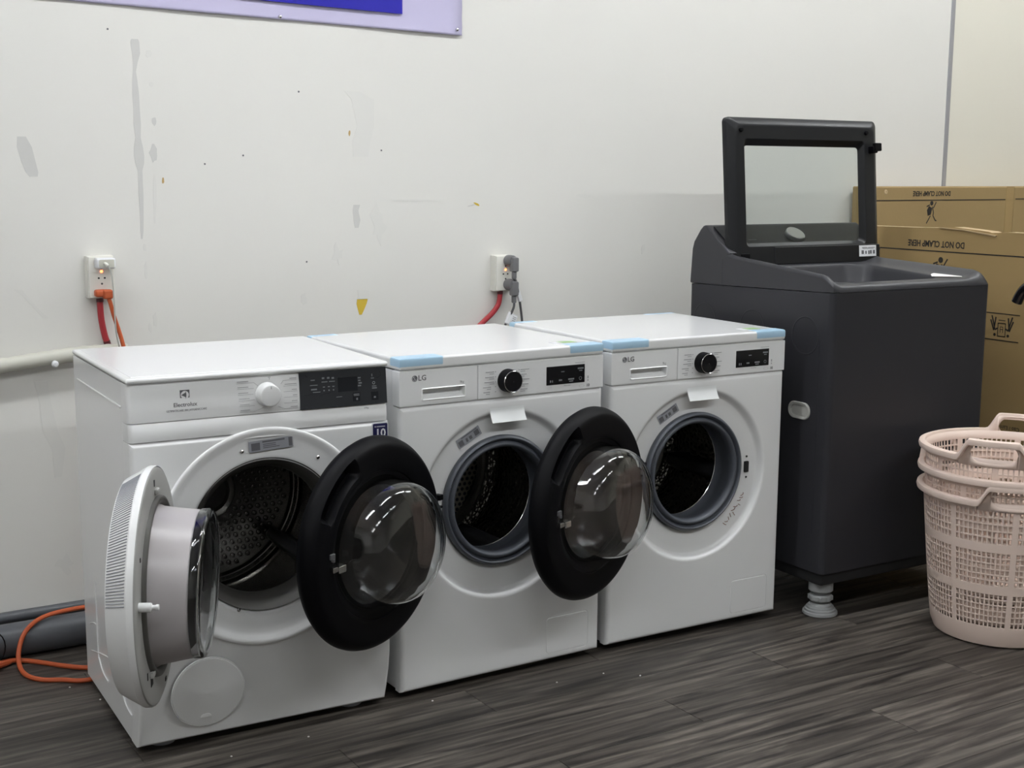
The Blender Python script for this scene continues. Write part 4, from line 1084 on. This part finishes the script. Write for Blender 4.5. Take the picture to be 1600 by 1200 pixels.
grey_plug(1.482, .929, [(.002,-.034,-.056),(.001,-.034,-.070),(-.006,-.030,-.090),(-.018,-.022,-.118),(-.030,-.012,-.16),(-.035,-.004,-.24)], 'grey angled plug in the lower outlet above the washers, paper tag hanging', ((-.014,-.027,-.106), .42), True)

# ivory hose along the wall with a clip
hp = []; N = 90
for i in range(N+1):
    t_ = i/N; x = -1.3+t_*1.55; hp.append((x, .892, .766+.028*smooth(-.22,.18,x)))
rad_ = [.0200+.0012*(1 if i % 2 else -1) for i in range(N+1)]
hose = obj('drain_hose', MB().tube(hp, rad_, 14), m_hose, label='ivory corrugated hose along the wall behind the dryer', cat='hose', angle=60)
obj('clip', MB().lathe([(.009,0),(.009,-.008),(.006,-.012),(.0005,-.013)], c=(.050,.873,.772), n=14), m_labw, hose)
# pipes at the wall foot
obj('drain_pipe', MB().tube([(-2.4,.815,.0455),(1.7,.815,.0455)], .045, 28), m_pvc, label='thick grey drain pipe lying on the floor along the wall', cat='pipe', angle=60)
pp2 = obj('water_pipe', MB().tube([(-2.4,.9035,.0800),(1.7,.9035,.0800)], .0158, 16), m_pvc, label='thin grey pipe fixed to the wall above the thick pipe', cat='pipe', angle=60)
# orange cord on the floor
oc = empty('extension_lead', (0, 0, 0), label='orange extension cord looped on the floor beside the dryer', cat='cord')
obj('cable', MB().tube([(-.157,.730,.012),(-.122,.752,.011),(-.077,.735,.0062),(-.014,.660,.0062),(.034,.615,.0062),(.10,.58,.0062),(.20,.57,.0062),(.30,.565,.0062)], .0062, 8, 5)
    .tube([(.25,.555,.0062),(.15,.545,.0062),(.018,.527,.0062),(-.037,.560,.0062),(-.085,.590,.0062),(-.111,.645,.0062),(-.112,.715,.012),(-.104,.748,.040),(-.086,.768,.072),(-.055,.785,.094),(-.01,.805,.102),(.05,.825,.100),(.12,.835,.097),(.25,.835,.096)], .0062, 8, 5), m_orange, oc)
obj('socket_end', MB().bbox(-.222,-.163,.700,.745,.0,.032,.006,2), m_orange, oc)
obj('strain_relief', MB().tube([(-.166,.726,.014),(-.128,.748,.011)], [.0105,.0075], 10), m_orange, oc)
obj('black_tie', MB().tube([(-.175+.035*cos(a*.3), .735, .06+.045*sin(a*.3)) for a in range(-3, 6)], .0018, 6), m_black, oc)
# crumbs
for (x, y_) in ((.013,.394),(-.032,.512),(.178,-.079),(.366,-.07),(1.177,-.099),(.71,-.031),(1.039,-.088),(1.25,-.16)):
    obj('crumb', MB().bbox(x-.0024,x+.0024,y_-.002,y_+.002,.0,.0032,.0012,1), m_paper, label='tiny white crumb on the dark plank floor', cat='crumb', group='white crumbs on the floor')

# ------------------------------------------------------------------ banner
bn = empty('wall_banner', (0, 0, 0), label='lavender bordered vinyl banner with royal blue field pinned to the wall', cat='banner')
def bz(x): return 1.7035+(1.327-x)*.0195
NX, NZ = 60, 14; g = MB()
X0, X1 = -1.4, 1.327
for i in range(NX+1):
    x = X0+(X1-X0)*i/NX
    for j in range(NZ+1):
        t_ = (j/NZ)**1.8; z = bz(x)+(2.55-bz(x))*t_
        d = sqrt((x-1.31)**2+(z-1.72)**2); a = atan2(z-1.72, 1.31-x)
        wv = .0035*sin(a*16)*math.exp(-d*6)*min(1, d*20)+.0015*sin(x*9)
        g.v.append((x, WY-.006+wv, z))
for i in range(NX):
    for j in range(NZ): a = i*(NZ+1)+j; g.f.append([a, a+NZ+1, a+NZ+2, a+1])
sheet = obj('banner_sheet', g, m_lav, bn, angle=80); so = sheet.modifiers.new('thick', 'SOLIDIFY'); so.thickness = .0008
obj('blue_field', MB().extr([(-1.2,1.757+.045),(1.118,1.7545),(1.123,2.45),(-1.2,2.45)], FR, WY-.0135, WY-.0115), m_blue, bn)
for (x, z) in ((.729,1.7225),(1.309,1.7205)): obj('pin', MB().lathe([(.0055,0),(.0055,-.002),(.004,-.005),(.0005,-.0062)], c=(x,WY-.007,z), n=16), m_pin, bn)
